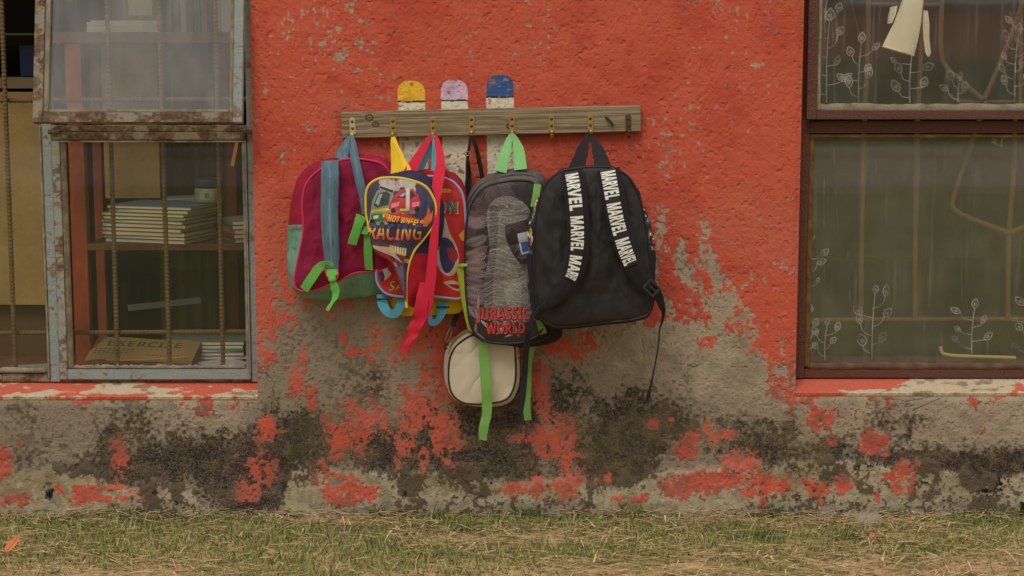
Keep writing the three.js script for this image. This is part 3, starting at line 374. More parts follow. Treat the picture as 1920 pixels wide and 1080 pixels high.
// ================================================================ INSIDE, BEHIND THE LEFT WINDOW
const redWood = new THREE.MeshPhysicalMaterial({ map: rep(mottle(base(156, 66, 30), base(112, 48, 26), 14), 2, 0.6), roughness: 0.6 }), worn = new THREE.MeshPhysicalMaterial({ map: rep(mottle(base(112, 72, 50), base(84, 58, 44), 17), 3), roughness: 0.7 }), boardTan = new THREE.MeshPhysicalMaterial({ map: rep(mottle(base(168, 142, 92), base(148, 122, 76), 4), 1.5), roughness: 0.85 }), paperW = mat([222, 212, 190], 0.9), paperG = mat([128, 132, 128], 0.85), darkWood = mat([58, 46, 32], 0.8);
{
  const zs = -0.3, t = thing('shelf_unit', 'red painted wooden shelf stacked with books behind the left window', 'shelf'), X = (u, v, z) => P(u, v, z).x, Y = (v, z) => P(300, v, z).y;
  const x0 = X(128, 470, zs), x1 = X(418, 470, zs), bot = 0.1, y1 = Y(458, zs), y0 = Y(694, zs), y2 = Y(60, zs);
  part('post', box(X(134, 470, zs), bot, zs - 0.035, X(164, 470, zs), y2 - 0.03, zs), redWood, t); part('post', box(X(392, 470, zs), bot, zs - 0.34, X(412, 470, zs), y2 - 0.03, zs - 0.31), redWood, t); part('post', box(X(128, 470, zs), bot, zs - 0.34, X(146, 470, zs), y2 - 0.03, zs - 0.31), redWood, t);
  part('shelf_board', box(x0 + 0.05, y1 - 0.018, zs - 0.36, x1 + 0.14, y1, zs - 0.002), worn, t); part('shelf_board', box(x0 - 0.55, y0 - 0.02, zs - 0.36, x1 + 0.14, y0, zs + 0.08), worn, t); part('top_board', box(x0 - 0.02, y2 - 0.03, zs - 0.36, x1 + 0.2, y2, zs + 0.01), worn, t);
  // books on the middle board
  const cols = [[86, 110, 92], [110, 130, 80], [150, 120, 70], [96, 110, 70], [80, 104, 110], [120, 130, 84]];
  const mkBook = (x, y, z, w, h, d, turn, c, label, group, curl = 0) => { const b = thing('book', label, 'book', group), e = Math.min(0.0012, h / 4); part('cover', mergeGeometries([box(-w / 2, 0, -d / 2, w / 2, e, d / 2, 0), box(-w / 2, h - e, -d / 2, w / 2, h, d / 2, 0), box(-w / 2 - e, 0, -d / 2, -w / 2, h, d / 2, 0)]), mat(c, 0.6), b); part('pages', box(-w / 2 + 0.001, e, -d / 2 + 0.002, w / 2 - 0.002, h - e, d / 2 - 0.0015, 0), paperW, b); b.position.set(x, y, z); b.rotation.y = turn; b.rotation.z = curl; return b; };
  const r = rng(5); let y = y1; const cx = P(284, 430, zs).x;
  for (let k = 0; k < 10; k++) { const h = 0.0085 + 0.003 * r(); mkBook(cx + (r() - 0.5) * 0.016 + k * 0.0012, y, zs - 0.12, 0.25 + 0.02 * r(), h, 0.19, -0.34 + (r() - 0.5) * 0.08, k === 9 ? [88, 116, 132] : cols[k % 6], k === 9 ? 'blue covered book on top of the stack beside the jar' : 'cream paged book in the stack on the middle board', k === 9 ? undefined : 'books stacked on the middle board'); y += h + 0.0006; }
  const jar = thing('jar', 'clear plastic jar with dark blue lid on the stacked books', 'jar'), jy = y, jx = P(376, 360, zs).x; jar.position.set(jx, jy, zs - 0.13);
  part('body', new THREE.LatheGeometry([[0, 0], [0.036, 0], [0.04, 0.006], [0.041, 0.035], [0.038, 0.045], [0, 0.045]].map(p => new THREE.Vector2(...p)), 32), mat([140, 140, 118], 0.35), jar); part('lid', new THREE.LatheGeometry([[0, 0.0455], [0.04, 0.0455], [0.041, 0.05], [0.041, 0.066], [0.038, 0.07], [0, 0.07]].map(p => new THREE.Vector2(...p)), 32), mat([42, 46, 70], 0.5), jar);
  part('paper_label', new THREE.CylinderGeometry(0.0415, 0.0415, 0.024, 24, 1, true, -0.5, 1.0).translate(0, 0.023, 0), canvasLabel(), jar);
  function canvasLabel() { return new THREE.MeshPhysicalMaterial({ map: canvasTex(128, 64, c => { c.fillStyle = css(160, 160, 150); c.fillRect(0, 0, 128, 64); c.fillStyle = css(110, 116, 120); c.fillRect(50, 10, 40, 44); c.fillStyle = css(70, 110, 70); c.fillRect(100, 44, 12, 10); }), roughness: 0.6 }); }
  for (let k = 0; k < 3; k++) mkBook(P(330, 360, zs - 0.2).x + k * 0.004, y1 + 0.112 + k * 0.006 - 0.02, zs - 0.29, 0.12, 0.0055, 0.1, 0.1 * k, [150, 150, 150], 'thin white booklet lying behind the jar', 'booklets behind the jar');
  one('book_block', box(P(330, 360, zs).x - 0.06, y1 + 0.0006, zs - 0.345, P(330, 360, zs).x + 0.075, y1 + 0.0915, zs - 0.235), mat([96, 92, 60], 0.8), 'olive box under the white booklets behind the stacked books', 'box');
  for (let k = 0; k < 5; k++) mkBook(P(440, 430, zs).x + 0.005 * r(), y1 + 0.0005 + k * 0.0125, zs - 0.1 - 0.02 * r(), 0.085, 0.012, 0.16, 0.3 + 0.2 * r(), [[120, 116, 100], [140, 60, 50], [130, 126, 110], [100, 96, 84], [128, 124, 112]][k], k === 3 ? 'worn grey book in the pile right of the jar' : 'worn paperback in the small pile beside the jar', 'worn paperbacks beside the jar');
  // bottom board: brown paper pack, booklets, paper strip
  const pk = thing('exercise_book_pack', 'brown paper pack printed with green letters on the bottom board', 'paper pack'), pw = 0.3, pd = 0.13, pt = canvasTex(512, 256, c => { c.fillStyle = css(142, 116, 76); c.fillRect(0, 0, 512, 256); for (let k = 0; k < 900; k++) { c.fillStyle = css(130 + 20 * r(), 104 + 20 * r(), 66 + 16 * r(), .4); c.fillRect(512 * r(), 256 * r(), 10, 1.5); } c.fillStyle = css(48, 88, 48); c.font = 'bold 84px sans-serif'; c.fillText('EXERCISE', 60, 96, 420); for (let k = 0; k < 26; k++) c.fillRect(20 + (k % 9) * 22, 120 + Math.floor(k / 9) * 22, 14, 9); for (let k = 0; k < 9; k++) c.fillRect(290 + k * 20, 176 + 8 * r(), 12, 7); });
  const top = new THREE.PlaneGeometry(pw, pd, 20, 8).rotateX(-Math.PI / 2); { const p = top.attributes.position; for (let i = 0; i < p.count; i++) p.setY(i, 0.0355 + 0.006 * (fbm(p.getX(i) * 14, p.getZ(i) * 14, 2) - 0.5) - 0.004 * sst(0.1, 0.15, Math.abs(p.getX(i)))); top.computeVertexNormals(); }
  pk.position.set(P(270, 665, zs).x, y0 + 0.026, zs - 0.005); pk.rotation.y = -0.08; pk.rotation.x = 0.34; part('wrapped_sides', box(-pw / 2, 0.001, -pd / 2, pw / 2, 0.031, pd / 2), mat([126, 102, 66], 0.85), pk); part('printed_top', top, new THREE.MeshPhysicalMaterial({ map: pt, roughness: 0.85 }), pk);
  one('drinking_straw', tube([P(200, 675, zs + 0.07), P(215, 676, zs + 0.075), P(300, 673, zs + 0.075), P(352, 669, zs + 0.07)], 0.0022, 30), mat([170, 140, 90], 0.6), 'thin pale straw lying in front of the brown paper pack', 'straw');
  for (let k = 0; k < 7; k++) mkBook(P(365, 640, zs - 0.1).x + (r() - 0.5) * 0.03 + 0.03, y0 + 0.0005 + k * 0.0105, zs - 0.13, 0.23, 0.01, 0.17, 0.1 + (r() - 0.5) * 0.16, k === 6 ? [112, 126, 122] : [104 + 20 * r(), 126, 146], k === 6 ? 'grey green booklet on top of the blue pile' : 'blue edged booklet in the pile behind the brown pack', k === 6 ? undefined : 'blue booklets on the bottom board', 0);
  for (let k = 0; k < 2; k++) mkBook(P(415, 668, zs).x + k * 0.01, y0 + 0.001 + k * 0.011, zs + 0.012, 0.11, 0.011, 0.12, 0.7, [176, 182, 196], 'pale blue booklet slipping off beside the brown pack', 'slipped booklets');
  { const g = new THREE.BoxGeometry(0.215, 0.018, 0.002); g.rotateZ(0.11); const a = P(308, 570, zs - 0.2); g.translate(a.x, a.y, a.z); one('paper_strip', g, paperG, 'pale grey strip leaning across the back of the shelf', 'paper strip'); }
  // things standing on the top board
  { const a = P(255, -20, zs - 0.05), f = thing('picture_frame', 'green framed sheet standing on the white papers', 'frame'), w = 0.095, h = 0.11, yy = y2 + 0.033; f.position.set(a.x, yy, zs - 0.1); const gm = mat([120, 148, 92], 0.6); part('frame', mergeGeometries([box(-w / 2, 0, 0, w / 2, 0.014, 0.01), box(-w / 2, h - 0.014, 0, w / 2, h, 0.01), box(-w / 2, 0.014, 0, -w / 2 + 0.013, h - 0.014, 0.01), box(w / 2 - 0.013, 0.014, 0, w / 2, h - 0.014, 0.01)]), gm, f); part('sheet', box(-w / 2 + 0.013, 0.014, 0, w / 2 - 0.013, h - 0.014, 0.005, 0), paperW, f); }
  for (let k = 0; k < 7; k++) one('paper_sheaf', box(P(158 + k * 1.5 * r(), 40, zs).x, y2 + 0.0004 + k * 0.0045, zs - 0.2, P(290 + 6 * r(), 40, zs).x, y2 + 0.0044 + k * 0.0045, zs - 0.02, 0), mat([200, 194, 180], 0.9), 'white paper sheaf stacked under the green frame', 'paper', 'paper sheaves on the top board');
  for (let k = 0; k < 9; k++) { const x = P(304 + k * 13, 20, zs).x; one('binder', box(x, y2 + 0.0005, zs - 0.2, x + 0.0165 + (k === 8 ? 0.03 : 0), y2 + 0.19 + 0.03 * r(), zs - 0.05 - 0.01 * r(), 0.001), mat([[70, 90, 66], [126, 90, 80], [150, 160, 160], [130, 70, 60], [92, 110, 80], [150, 110, 70], [112, 50, 56], [190, 186, 180], [200, 198, 190]][k], 0.7), ['dark green', 'dusty pink', 'pale grey', 'brick red', 'sage green', 'tan', 'maroon', 'cream', 'wide white'][k] + ' binder standing in the row on the top board', 'binder', 'binders on the top board'); }
  // cardboard sheet leaning in the shelf and cloth behind
  { const zz = zs - 0.25, g = box(P(192, 200, zz).x, P(240, 372, zz).y, zz - 0.004, P(296, 200, zz).x, P(240, 84, zz).y, zz, 0.001); one('cardboard_sheet', g, boardTan, 'tan cardboard sheet leaning behind the shelf post', 'cardboard'); }
  one('green_curtain', (() => { const g = new THREE.PlaneGeometry(0.22, 0.9, 60, 1); const p = g.attributes.position; for (let i = 0; i < p.count; i++) p.setZ(i, 0.012 * Math.sin(p.getX(i) * 130) + 0.008 * Math.sin(p.getX(i) * 57)); g.computeVertexNormals(); const a = P(365, 420, zs - 0.4); g.translate(a.x, a.y, a.z); return g; })(), mat([92, 86, 40], 0.95), 'olive green curtain hanging behind the shelf', 'curtain');
  one('wooden_slat', (() => { const g = new THREE.BoxGeometry(0.012, 0.14, 0.008); g.rotateZ(0.05); const a = P(252, 310, zs - 0.36); g.translate(a.x, a.y, a.z - 0.02); return g; })(), boardTan, 'narrow tan slat hanging in the dark behind the books', 'slat');
  one('yellow_ruler', (() => { const g = new THREE.BoxGeometry(0.01, 0.07, 0.002); g.rotateZ(-0.22); const a = P(440, 288, zs + 0.06); g.translate(a.x, a.y, a.z); return g; })(), mat([200, 140, 30], 0.5), 'yellow ruler hanging beside the right putty edge', 'ruler');
  // plywood cabinet behind the left bay
  const cab = thing('cabinet', 'tan plywood cabinet with a dark open top behind the left bay', 'cabinet'), zc = -0.5, cx1 = P(106, 400, zc).x, cx0 = cx1 - 0.62;
  part('door_panel', box(cx0, P(50, 572, zc).y, zc - 0.02, cx1, P(50, 172, zc).y, zc), boardTan, cab); part('shelf_board', box(cx0, P(50, 166, zc).y, zc - 0.4, cx1, P(50, 145, zc).y, zc + 0.01), mat([126, 112, 88], 0.7), cab); part('rear', box(cx0, 0.1, zc - 0.42, cx1, 1.9, zc - 0.401), darkWood, cab); part('side', box(cx0 - 0.02, 0.1, zc - 0.42, cx0, 1.9, zc), darkWood, cab); part('side', box(cx1, 0.1, zc - 0.42, cx1 + 0.02, 1.9, zc - 0.03), darkWood, cab);
  part('plinth', box(cx0, 0.1, zc - 0.4, cx1, P(50, 575, zc).y, zc - 0.03), mat([92, 66, 44], 0.8), cab); part('wire_shelf', box(cx0, P(50, 66, zc).y, zc - 0.3, cx1, P(50, 62, zc).y, zc - 0.01, 0.001), mat([90, 92, 60], 0.5), cab); part('top', box(cx0 - 0.02, 1.9, zc - 0.42, cx1 + 0.02, 1.93, zc), darkWood, cab);
  one('blue_carton', box(P(36, 100, zc - 0.1).x, P(50, 145, zc).y + 0.001, zc - 0.2, P(68, 100, zc - 0.1).x, P(50, 84, zc - 0.1).y, zc - 0.1), mat([44, 62, 96], 0.6), 'small blue carton on the dark cabinet shelf', 'carton');
  { const g = box(-0.07, 0, -0.04, 0.07, 0.0015, 0.04, 0); g.rotateY(0.2); g.rotateX(0.12); const a = P(65, 664, zs + 0.03); g.translate(a.x, y0 + 0.01, a.z); one('loose_paper', g, paperG, 'grey loose paper lying beside the left window bar', 'paper'); }
  { const g = box(-0.08, 0, -0.05, 0.08, 0.001, 0.05, 0); g.rotateY(-0.5); const a = P(0, 675, zs + 0.03); g.translate(a.x, y0 + 0.002, a.z); one('dark_folder', g, mat([84, 78, 58], 0.8), 'dark olive folder lying on the board near the loose paper', 'folder'); }
}
// inside the right window
{
  const zb = -0.125, m = mat([232, 228, 212], 0.7);
  const g = thing('rubber_glove', 'cream rubber glove draped over the grille bar inside the right window', 'glove');
  const sleeve = (rows, n = 28) => { const pos = [], idx = []; rows.forEach(([u, v, w, t, a]) => { const c = P(u, v, zb + 0.014); for (let k = 0; k < n; k++) { const q = k / n * 6.2832, x = Math.cos(q) * w * MPP / 2, z = Math.sin(q) * t + 0.004 * Math.sin(q * 3 + v * 0.05); pos.push(c.x + x * Math.cos(a), c.y + x * Math.sin(a), c.z + z); } }); for (let i = 0; i < rows.length - 1; i++) for (let k = 0; k < n; k++) { const a = i * n + k, b = i * n + (k + 1) % n; idx.push(a, a + n, b, b, a + n, b + n); } const q = new THREE.BufferGeometry(); q.setAttribute('position', new THREE.Float32BufferAttribute(pos, 3)); q.setIndex(idx); q.computeVertexNormals(); return q; };
  part('cuff', sleeve([[1712, -12, 30, .008, 0], [1711, 2, 40, .012, 0], [1707, 20, 44, .012, -.05], [1701, 45, 50, .013, -.1], [1694, 68, 58, .014, -.2], [1686, 90, 64, .015, -.25], [1684, 96, 64, .015, -.28]]), m, g);
  part('cuff_rim', (() => { const pts = []; for (let k = 0; k < 24; k++) { const q = k / 24 * 6.2832, c = P(1684, 96, zb + 0.014), x = Math.cos(q) * 32 * MPP; pts.push(new THREE.Vector3(c.x + x * Math.cos(-.28), c.y + x * Math.sin(-.28), c.z + Math.sin(q) * 0.015)); } return tube(pts, 0.0018, 48, true, 6); })(), m, g);
  part('finger', sleeve([[1735, 20, 8, .004, 0], [1736, 40, 12, .006, 0], [1737, 70, 12, .006, 0], [1740, 98, 12, .006, 0], [1741, 106, 4, .002, 0]], 12), m, g);
  part('finger', sleeve([[1676, 12, 14, .005, 0.2], [1672, 30, 14, .006, 0.2], [1668, 44, 8, .003, 0.2]], 12), m, g);
  one('plastic_strip', tube([P(1763, 650, -0.1), P(1767, 662, -0.1), P(1775, 665, -0.1), P(1904, 671, -0.1)], 0.005, 40), mat([176, 172, 132], 0.5), 'cream plastic strip lying inside along the right window ledge', 'strip');
  const t = thing('desk', 'plain wooden desk standing inside behind the right window', 'desk'); const dw = mat([112, 88, 56], 0.6); part('top', box(0.9, 0.72, -2.4, 2.3, 0.75, -1.7), dw, t); for (const [x, z] of [[0.94, -2.36], [2.26, -2.36], [0.94, -1.74], [2.26, -1.74]]) part('leg', box(x - 0.025, 0.1, z - 0.025, x + 0.025, 0.719, z + 0.025), dw, t);
}

// ================================================================ THE COAT RACK
const rack = thing('coat_rack', 'weathered grey wooden board with brass hooks fixed to the red wall', 'coat rack');
{
  const zb = 0.033, a = P(640, 235, zb), b = P(1202, 222, zb), L = a.distanceTo(b), H = P(920, 204, zb).y - P(920, 254, zb).y, ang = Math.atan2(b.y - a.y, b.x - a.x);
  const wood = dataTex(1024, 128, (i, j) => { const x = i / 1024 * 0.8, y = j / 128 * 0.072; let yy = y; const kn = [[0.072, 0.052, 0.007], [0.088, 0.034, 0.006], [0.435, 0.022, 0.0075]]; let kd = 9; for (const [kx, ky, kr] of kn) { const d = Math.hypot((x - kx) * 0.8, y - ky); kd = Math.min(kd, d / kr); yy += (y - ky) * 0.8 * Math.exp(-d * d / (kr * kr * 5)); } const g = fbm(x * 5, yy * 260, 4), f = fbm(x * 26, yy * 900, 3), d = fbm(x * 12, y * 40 + 3, 3); let c = [142, 126, 100].map((k, q) => lerp(k, [102, 88, 66][q], sst(0.35, 0.7, g))); c = c.map((k, q) => lerp(k, [172, 154, 122][q], sst(0.55, 0.75, f) * 0.5)); c = c.map((k, q) => lerp(k, [112, 100, 62][q], sst(0.5, 0.7, d) * 0.4)); const ring = Math.abs(kd - 1) < 0.28 || kd < 0.3; if (ring) c = c.map((k, q) => lerp(k, [66, 44, 28][q], 0.75)); else if (kd < 1) c = c.map((k, q) => lerp(k, [130, 92, 62][q], 0.6)); return base(...c); });
  wood.wrapS = wood.wrapT = THREE.MirroredRepeatWrapping;
  const g = new RoundedBoxGeometry(L, H, 0.024, 2, 0.0035), p = metricUV(g), u = p.attributes.uv; for (let i = 0; i < u.count; i++) u.setXY(i, (u.getX(i) + L / 2) / 0.8, (u.getY(i) + H / 2) / 0.072);
  const m = part('board', p, new THREE.MeshPhysicalMaterial({ map: wood, bumpMap: wood, bumpScale: 0.0012, roughness: 0.85 }), rack); m.position.set((a.x + b.x) / 2, (a.y + b.y) / 2, zb - 0.012); m.rotation.z = ang;
  for (const u2 of [670, 1185]) part('spacer', box(P(u2, 230, 0.01).x - 0.02, P(u2, 245, 0.01).y, 0.001, P(u2, 230, 0.01).x + 0.02, P(u2, 215, 0.01).y, 0.0085), redEdge, rack);
  const brass = mat([172, 142, 74], 0.42, { metalness: 0.55 }), brassPale = mat([196, 176, 130], 0.5, { metalness: 0.4 }), rusty = mat([84, 60, 42], 0.8, { metalness: 0.2 }), screwM = mat([92, 74, 44], 0.5, { metalness: 0.6 });
  const hooks = [[661, 236, brassPale], [737, 235, brass], [812, 235, brass], [884, 232, brass], [960, 231, brass], [1034, 231, brass], [1107, 230, brass], [1178, 230, rusty]];
  hooks.forEach(([u2, v2, hm], n) => { const h = sub('hook', rack), c = P(u2, v2, zb); h.position.copy(c); h.rotation.z = ang + (n === 0 ? 0.02 : 0);
    const s = new THREE.Shape(); const w = 0.0068, t = 0.021; s.moveTo(-w, -t); s.lineTo(-w, t - w); s.absarc(0, t - w, w, Math.PI, 0, true); s.lineTo(w, -t); s.lineTo(-w, -t);
    part('plate', new THREE.ExtrudeGeometry(s, { depth: 0.0014, bevelEnabled: true, bevelSize: 0.0004, bevelThickness: 0.0004, bevelSegments: 1 }).translate(0, 0, 0.0006), hm, h);
    for (const y of [0.011, -0.006]) part('screw', new THREE.SphereGeometry(0.0042, 12, 6, 0, 6.2832, 0, 1.3).rotateX(Math.PI / 2).scale(1, 1, 0.6).translate(0, y, 0.0022), n === 7 ? rusty : screwM, h);
    const J = curve([[0, -0.016, 0.002], [0, -0.026, 0.004], [0, -0.035, 0.011], [0, -0.036, 0.02], [0, -0.03, 0.027], [0, -0.022, 0.029]].map(q => new THREE.Vector3(...q)));
    part('prong', new THREE.TubeGeometry(J, 28, 0.0036, 8), hm, h); part('prong_tip', new THREE.SphereGeometry(0.005, 12, 8).translate(0, -0.0215, 0.029), hm, h); });
  part('bent_nail', tube([P(1136, 220, zb + 0.002), P(1143, 226, zb + 0.01), P(1150, 236, zb + 0.012)], 0.0032, 20), mat([52, 40, 32], 0.7, { metalness: 0.3 }), rack);
}

// ================================================================ THE BAGS
const bagBump = { bumpMap: rep(weave, 40, 40), bumpScale: 0.0006 };
// --- magenta backpack with mint pockets, back panel outwards
{
  const t = thing('backpack', 'magenta and mint backpack with blue padded straps and green webbing', 'backpack'), zf = 0.115;
  const f = [[600, 318], [640, 300], [690, 300], [722, 312], [738, 345], [742, 400], [740, 460], [732, 503], [700, 508], [665, 512], [640, 524], [605, 539], [575, 546], [556, 541], [552, 526], [560, 480], [569, 430], [567, 380], [574, 345]];
  const m2 = [[590, 305], [640, 293], [700, 293], [730, 305], [744, 345], [748, 400], [747, 470], [744, 535], [705, 552], [665, 559], [635, 563], [600, 562], [568, 556], [547, 540], [540, 510], [538, 470], [541, 420], [547, 372], [562, 328]];
  const b = m2.map(([u, v]) => [645 + (u - 645) * 0.9, 430 + (v - 430) * 0.92]);
  const fr = frameOf(530, 280, 760, 580, zf), mag = fabric([152, 22, 66], { sheen: 0.3 }), mag2 = fabric([168, 24, 58]), mint = fabric([122, 172, 148]), pip = mat([196, 40, 84], 0.7), blue = fabric([98, 126, 144], { bumpMap: rep(weave, 60, 6) }), green = webbing([98, 172, 74]);
  part('back_panel', frontCap(f, zf, { bulge: 0.018, frame: fr, seed: 4, amp: 0.024 }), mag, t);
  const sh = sideShell([{ px: f, z: zf }, { px: m2, z: 0.06 }, { px: b, z: 0.012 }], 160, 4, 0.012), cut = P(545, 424, 0.08).y, [lo, hi] = splitBy(sh, p => p.y < cut);
  part('side_pocket', lo, mint, t); part('side_panel', hi, mag2, t);
  part('piping', tube(ringPts(f, zf, 80), 0.0034, 240, true, 6), pip, t);
  part('pocket_hem', ribbon([[540, 425, .075, 5], [552, 424, .092, 5], [566, 424, .118, 5]], 0.002, 12), mint, t);
  const strap = part('shoulder_strap', ribbon([[619, 303, .125, 30], [619, 330, .148, 32], [618, 400, .156, 31], [620, 450, .156, 30], [622, 472, .152, 28], [622, 502, .148, 25]], 0.012), blue, t);
  part('stitching', ribbon([[619, 322, .1535, 1], [618, 400, .1635, 1], [620, 450, .1632, 1], [622, 500, .1555, 1]], 0.001, 30, 0), mat([150, 168, 176]), strap);
  part('shoulder_strap', ribbon([[660, 258, .06, 8, .3], [662, 272, .075, 13, .2], [666, 300, .12, 16, .1], [676, 345, .142, 16], [682, 372, .146, 15], [684, 402, .146, 12]], 0.009), blue, t);
  part('hang_loop', ribbon([[657, 257, .06, 6, .2], [652, 266, .066, 14, .1], [645, 284, .09, 22], [640, 300, .115, 26]], 0.005), blue, t);
  part('webbing', ribbon([[570, 543, .13, 17], [585, 520, .145, 18], [600, 501, .152, 17], [614, 496, .154, 15], [622, 502, .152, 18]], 0.0025), green, t);
  part('webbing', ribbon([[622, 498, .15, 22], [622, 512, .156, 22], [623, 522, .16, 10]], 0.0025), green, t);
  part('knot', new THREE.SphereGeometry(0.0105, 14, 10).scale(1, 0.8, 0.8).translate(...P(623, 524, 0.163).toArray()), green, t);
  part('webbing_tail', ribbon([[623, 526, .163, 9], [628, 540, .164, 17, .3], [629, 552, .162, 14, .6], [622, 568, .16, 9, .9], [613, 582, .158, 7, .4]], 0.0022), green, t);
  part('ring', tube([[609, 500], [611, 512], [616, 521], [632, 521], [634, 511], [633, 503]].map(([u, v]) => P(u, v, .156)), 0.0022, 30), pip, t);
  part('webbing', ribbon([[678, 404, .15, 20], [670, 425, .157, 17], [660, 458, .156, 16]], 0.0025), green, t); part('webbing', ribbon([[676, 432, .15, 12], [690, 432, .15, 16]], 0.0025), green, t); part('webbing', ribbon([[690, 438, .146, 16], [690, 475, .138, 16], [692, 506, .122, 16]], 0.0025), green, t);
}
// --- red backpack
{
  const t = thing('backpack', 'red backpack with pale blue piping and light blue webbing loops below', 'backpack'), zf = 0.115;
  const f = [[785, 333], [818, 331], [848, 340], [866, 362], [873, 410], [873, 480], [871, 535], [864, 558], [835, 558], [790, 553], [752, 556], [722, 549], [707, 528], [707, 490], [712, 430], [722, 380], [745, 345]];
  const m2 = f.map(([u, v]) => [792 + (u - 792) * 1.05, 440 + (v - 448) * 1.05]), b = f.map(([u, v]) => [792 + (u - 792) * 0.95, 442 + (v - 448) * 0.95]);
  const fr = frameOf(700, 320, 880, 565, zf), tex = pxCanvas(700, 320, 880, 565, 3, c => { c.fillStyle = css(186, 36, 30); c.fillRect(690, 310, 200, 270); const r = rng(4); for (let k = 0; k < 400; k++) { c.fillStyle = css(176 + 20 * r(), 30, 28, .3); c.fillRect(700 + 180 * r(), 320 + 245 * r(), 5, 2); }
    c.font = 'bold 33px sans-serif'; c.fillStyle = css(198, 158, 50); c.fillText('ON', 818, 400, 44); c.fillStyle = css(70, 110, 134); c.fillText('ON', 815, 398, 44); c.strokeStyle = css(60, 44, 50); c.lineWidth = 1; c.strokeText('ON', 815, 398, 44); c.fillStyle = css(190, 130, 40); c.beginPath(); c.ellipse(835, 357, 12, 4, 0, 0, 7); c.fill();
    const sh = (pts, col) => { c.fillStyle = col; c.beginPath(); c.moveTo(...pts[0]); for (let k = 1; k < pts.length; k++) { const a = pts[k], b2 = pts[(k + 1) % pts.length]; c.quadraticCurveTo(a[0], a[1], (a[0] + b2[0]) / 2, (a[1] + b2[1]) / 2); } c.closePath(); c.fill(); };
    sh([[815, 400], [836, 400], [840, 430], [862, 470], [858, 510], [840, 520], [818, 500], [812, 440]], css(190, 168, 150)); sh([[824, 445], [840, 440], [858, 470], [852, 500], [836, 516], [824, 490]], css(52, 54, 96)); sh([[836, 465], [856, 462], [860, 486], [846, 494]], css(150, 34, 40)); sh([[860, 440], [876, 420], [874, 450], [866, 452]], css(206, 160, 40)); sh([[830, 528], [850, 545], [868, 545], [866, 530], [846, 524]], css(190, 168, 150)); sh([[838, 532], [852, 542], [864, 540], [860, 532]], css(140, 34, 44)); sh([[712, 500], [722, 490], [738, 505], [730, 520], [716, 528]], css(190, 168, 150)); sh([[708, 492], [716, 500], [724, 520], [714, 534]], css(44, 48, 92)); sh([[726, 498], [750, 500], [748, 512], [732, 512]], css(150, 30, 34));
    c.font = 'italic bold 26px sans-serif'; c.fillStyle = css(206, 160, 36); c.fillText('SA', 726, 545, 34); c.strokeText('SA', 726, 545, 34); });
  part('front_panel', frontCap(f, zf, { bulge: 0.012, frame: fr, seed: 9, amp: 0.008 }), new THREE.MeshPhysicalMaterial({ map: tex, roughness: 0.6, ...bagBump }), t);
  part('side_panel', sideShell([{ px: f, z: zf }, { px: m2, z: 0.07 }, { px: b, z: 0.014 }], 130, 7, 0.01), fabric([176, 30, 28]), t);
  part('piping', tube(ringPts(f, zf, 80), 0.0034, 220, true, 6), mat([140, 164, 206], 0.6), t);
  const blue = webbing([78, 156, 176]);
  part('hang_loop', ribbon([[781, 322, .09, 22, .2], [794, 296, .075, 20, .1], [808, 263, .066, 10], [813, 258, .066, 8], [816, 268, .07, 12], [816, 300, .08, 13], [814, 328, .095, 14]], 0.003, 60), blue, t);
  part('base_pouch', blob([[736, 558], [800, 556], [862, 556], [868, 568], [864, 584], [830, 590], [790, 592], [750, 590], [738, 580]], 0.085, 0.02, { seed: 3 }), fabric([206, 168, 24]), t);
  part('pouch_piping', tube([[740, 586], [780, 592], [830, 590], [864, 583]].map(([u, v]) => P(u, v, .083)), 0.0024, 40), mat([30, 28, 34], 0.7), t);
  part('webbing_loop', ribbon([[716, 552, .1, 18], [718, 570, .108, 18, .1], [728, 586, .114, 16, .3], [742, 588, .112, 16, .2], [752, 572, .106, 16], [754, 556, .1, 18]], 0.003), blue, t); part('webbing_loop', ribbon([[830, 566, .1, 20], [829, 582, .108, 17, .2], [820, 602, .112, 12, .4], [810, 605, .11, 12, .3], [805, 590, .104, 8], [807, 570, .1, 10]], 0.003), blue, t);
  part('loop_band', ribbon([[706, 561, .112, 3], [728, 561, .112, 3]], 0.003, 4), mat([30, 40, 56]), t); part('loop_band', ribbon([[818, 576, .112, 3], [842, 576, .112, 3]], 0.003, 4), mat([30, 40, 56]), t);
  part('top_zip', ribbon([[760, 332, .105, 5], [800, 326, .105, 5], [840, 332, .105, 5]], 0.003, 20), fabric([150, 24, 26]), t);
}
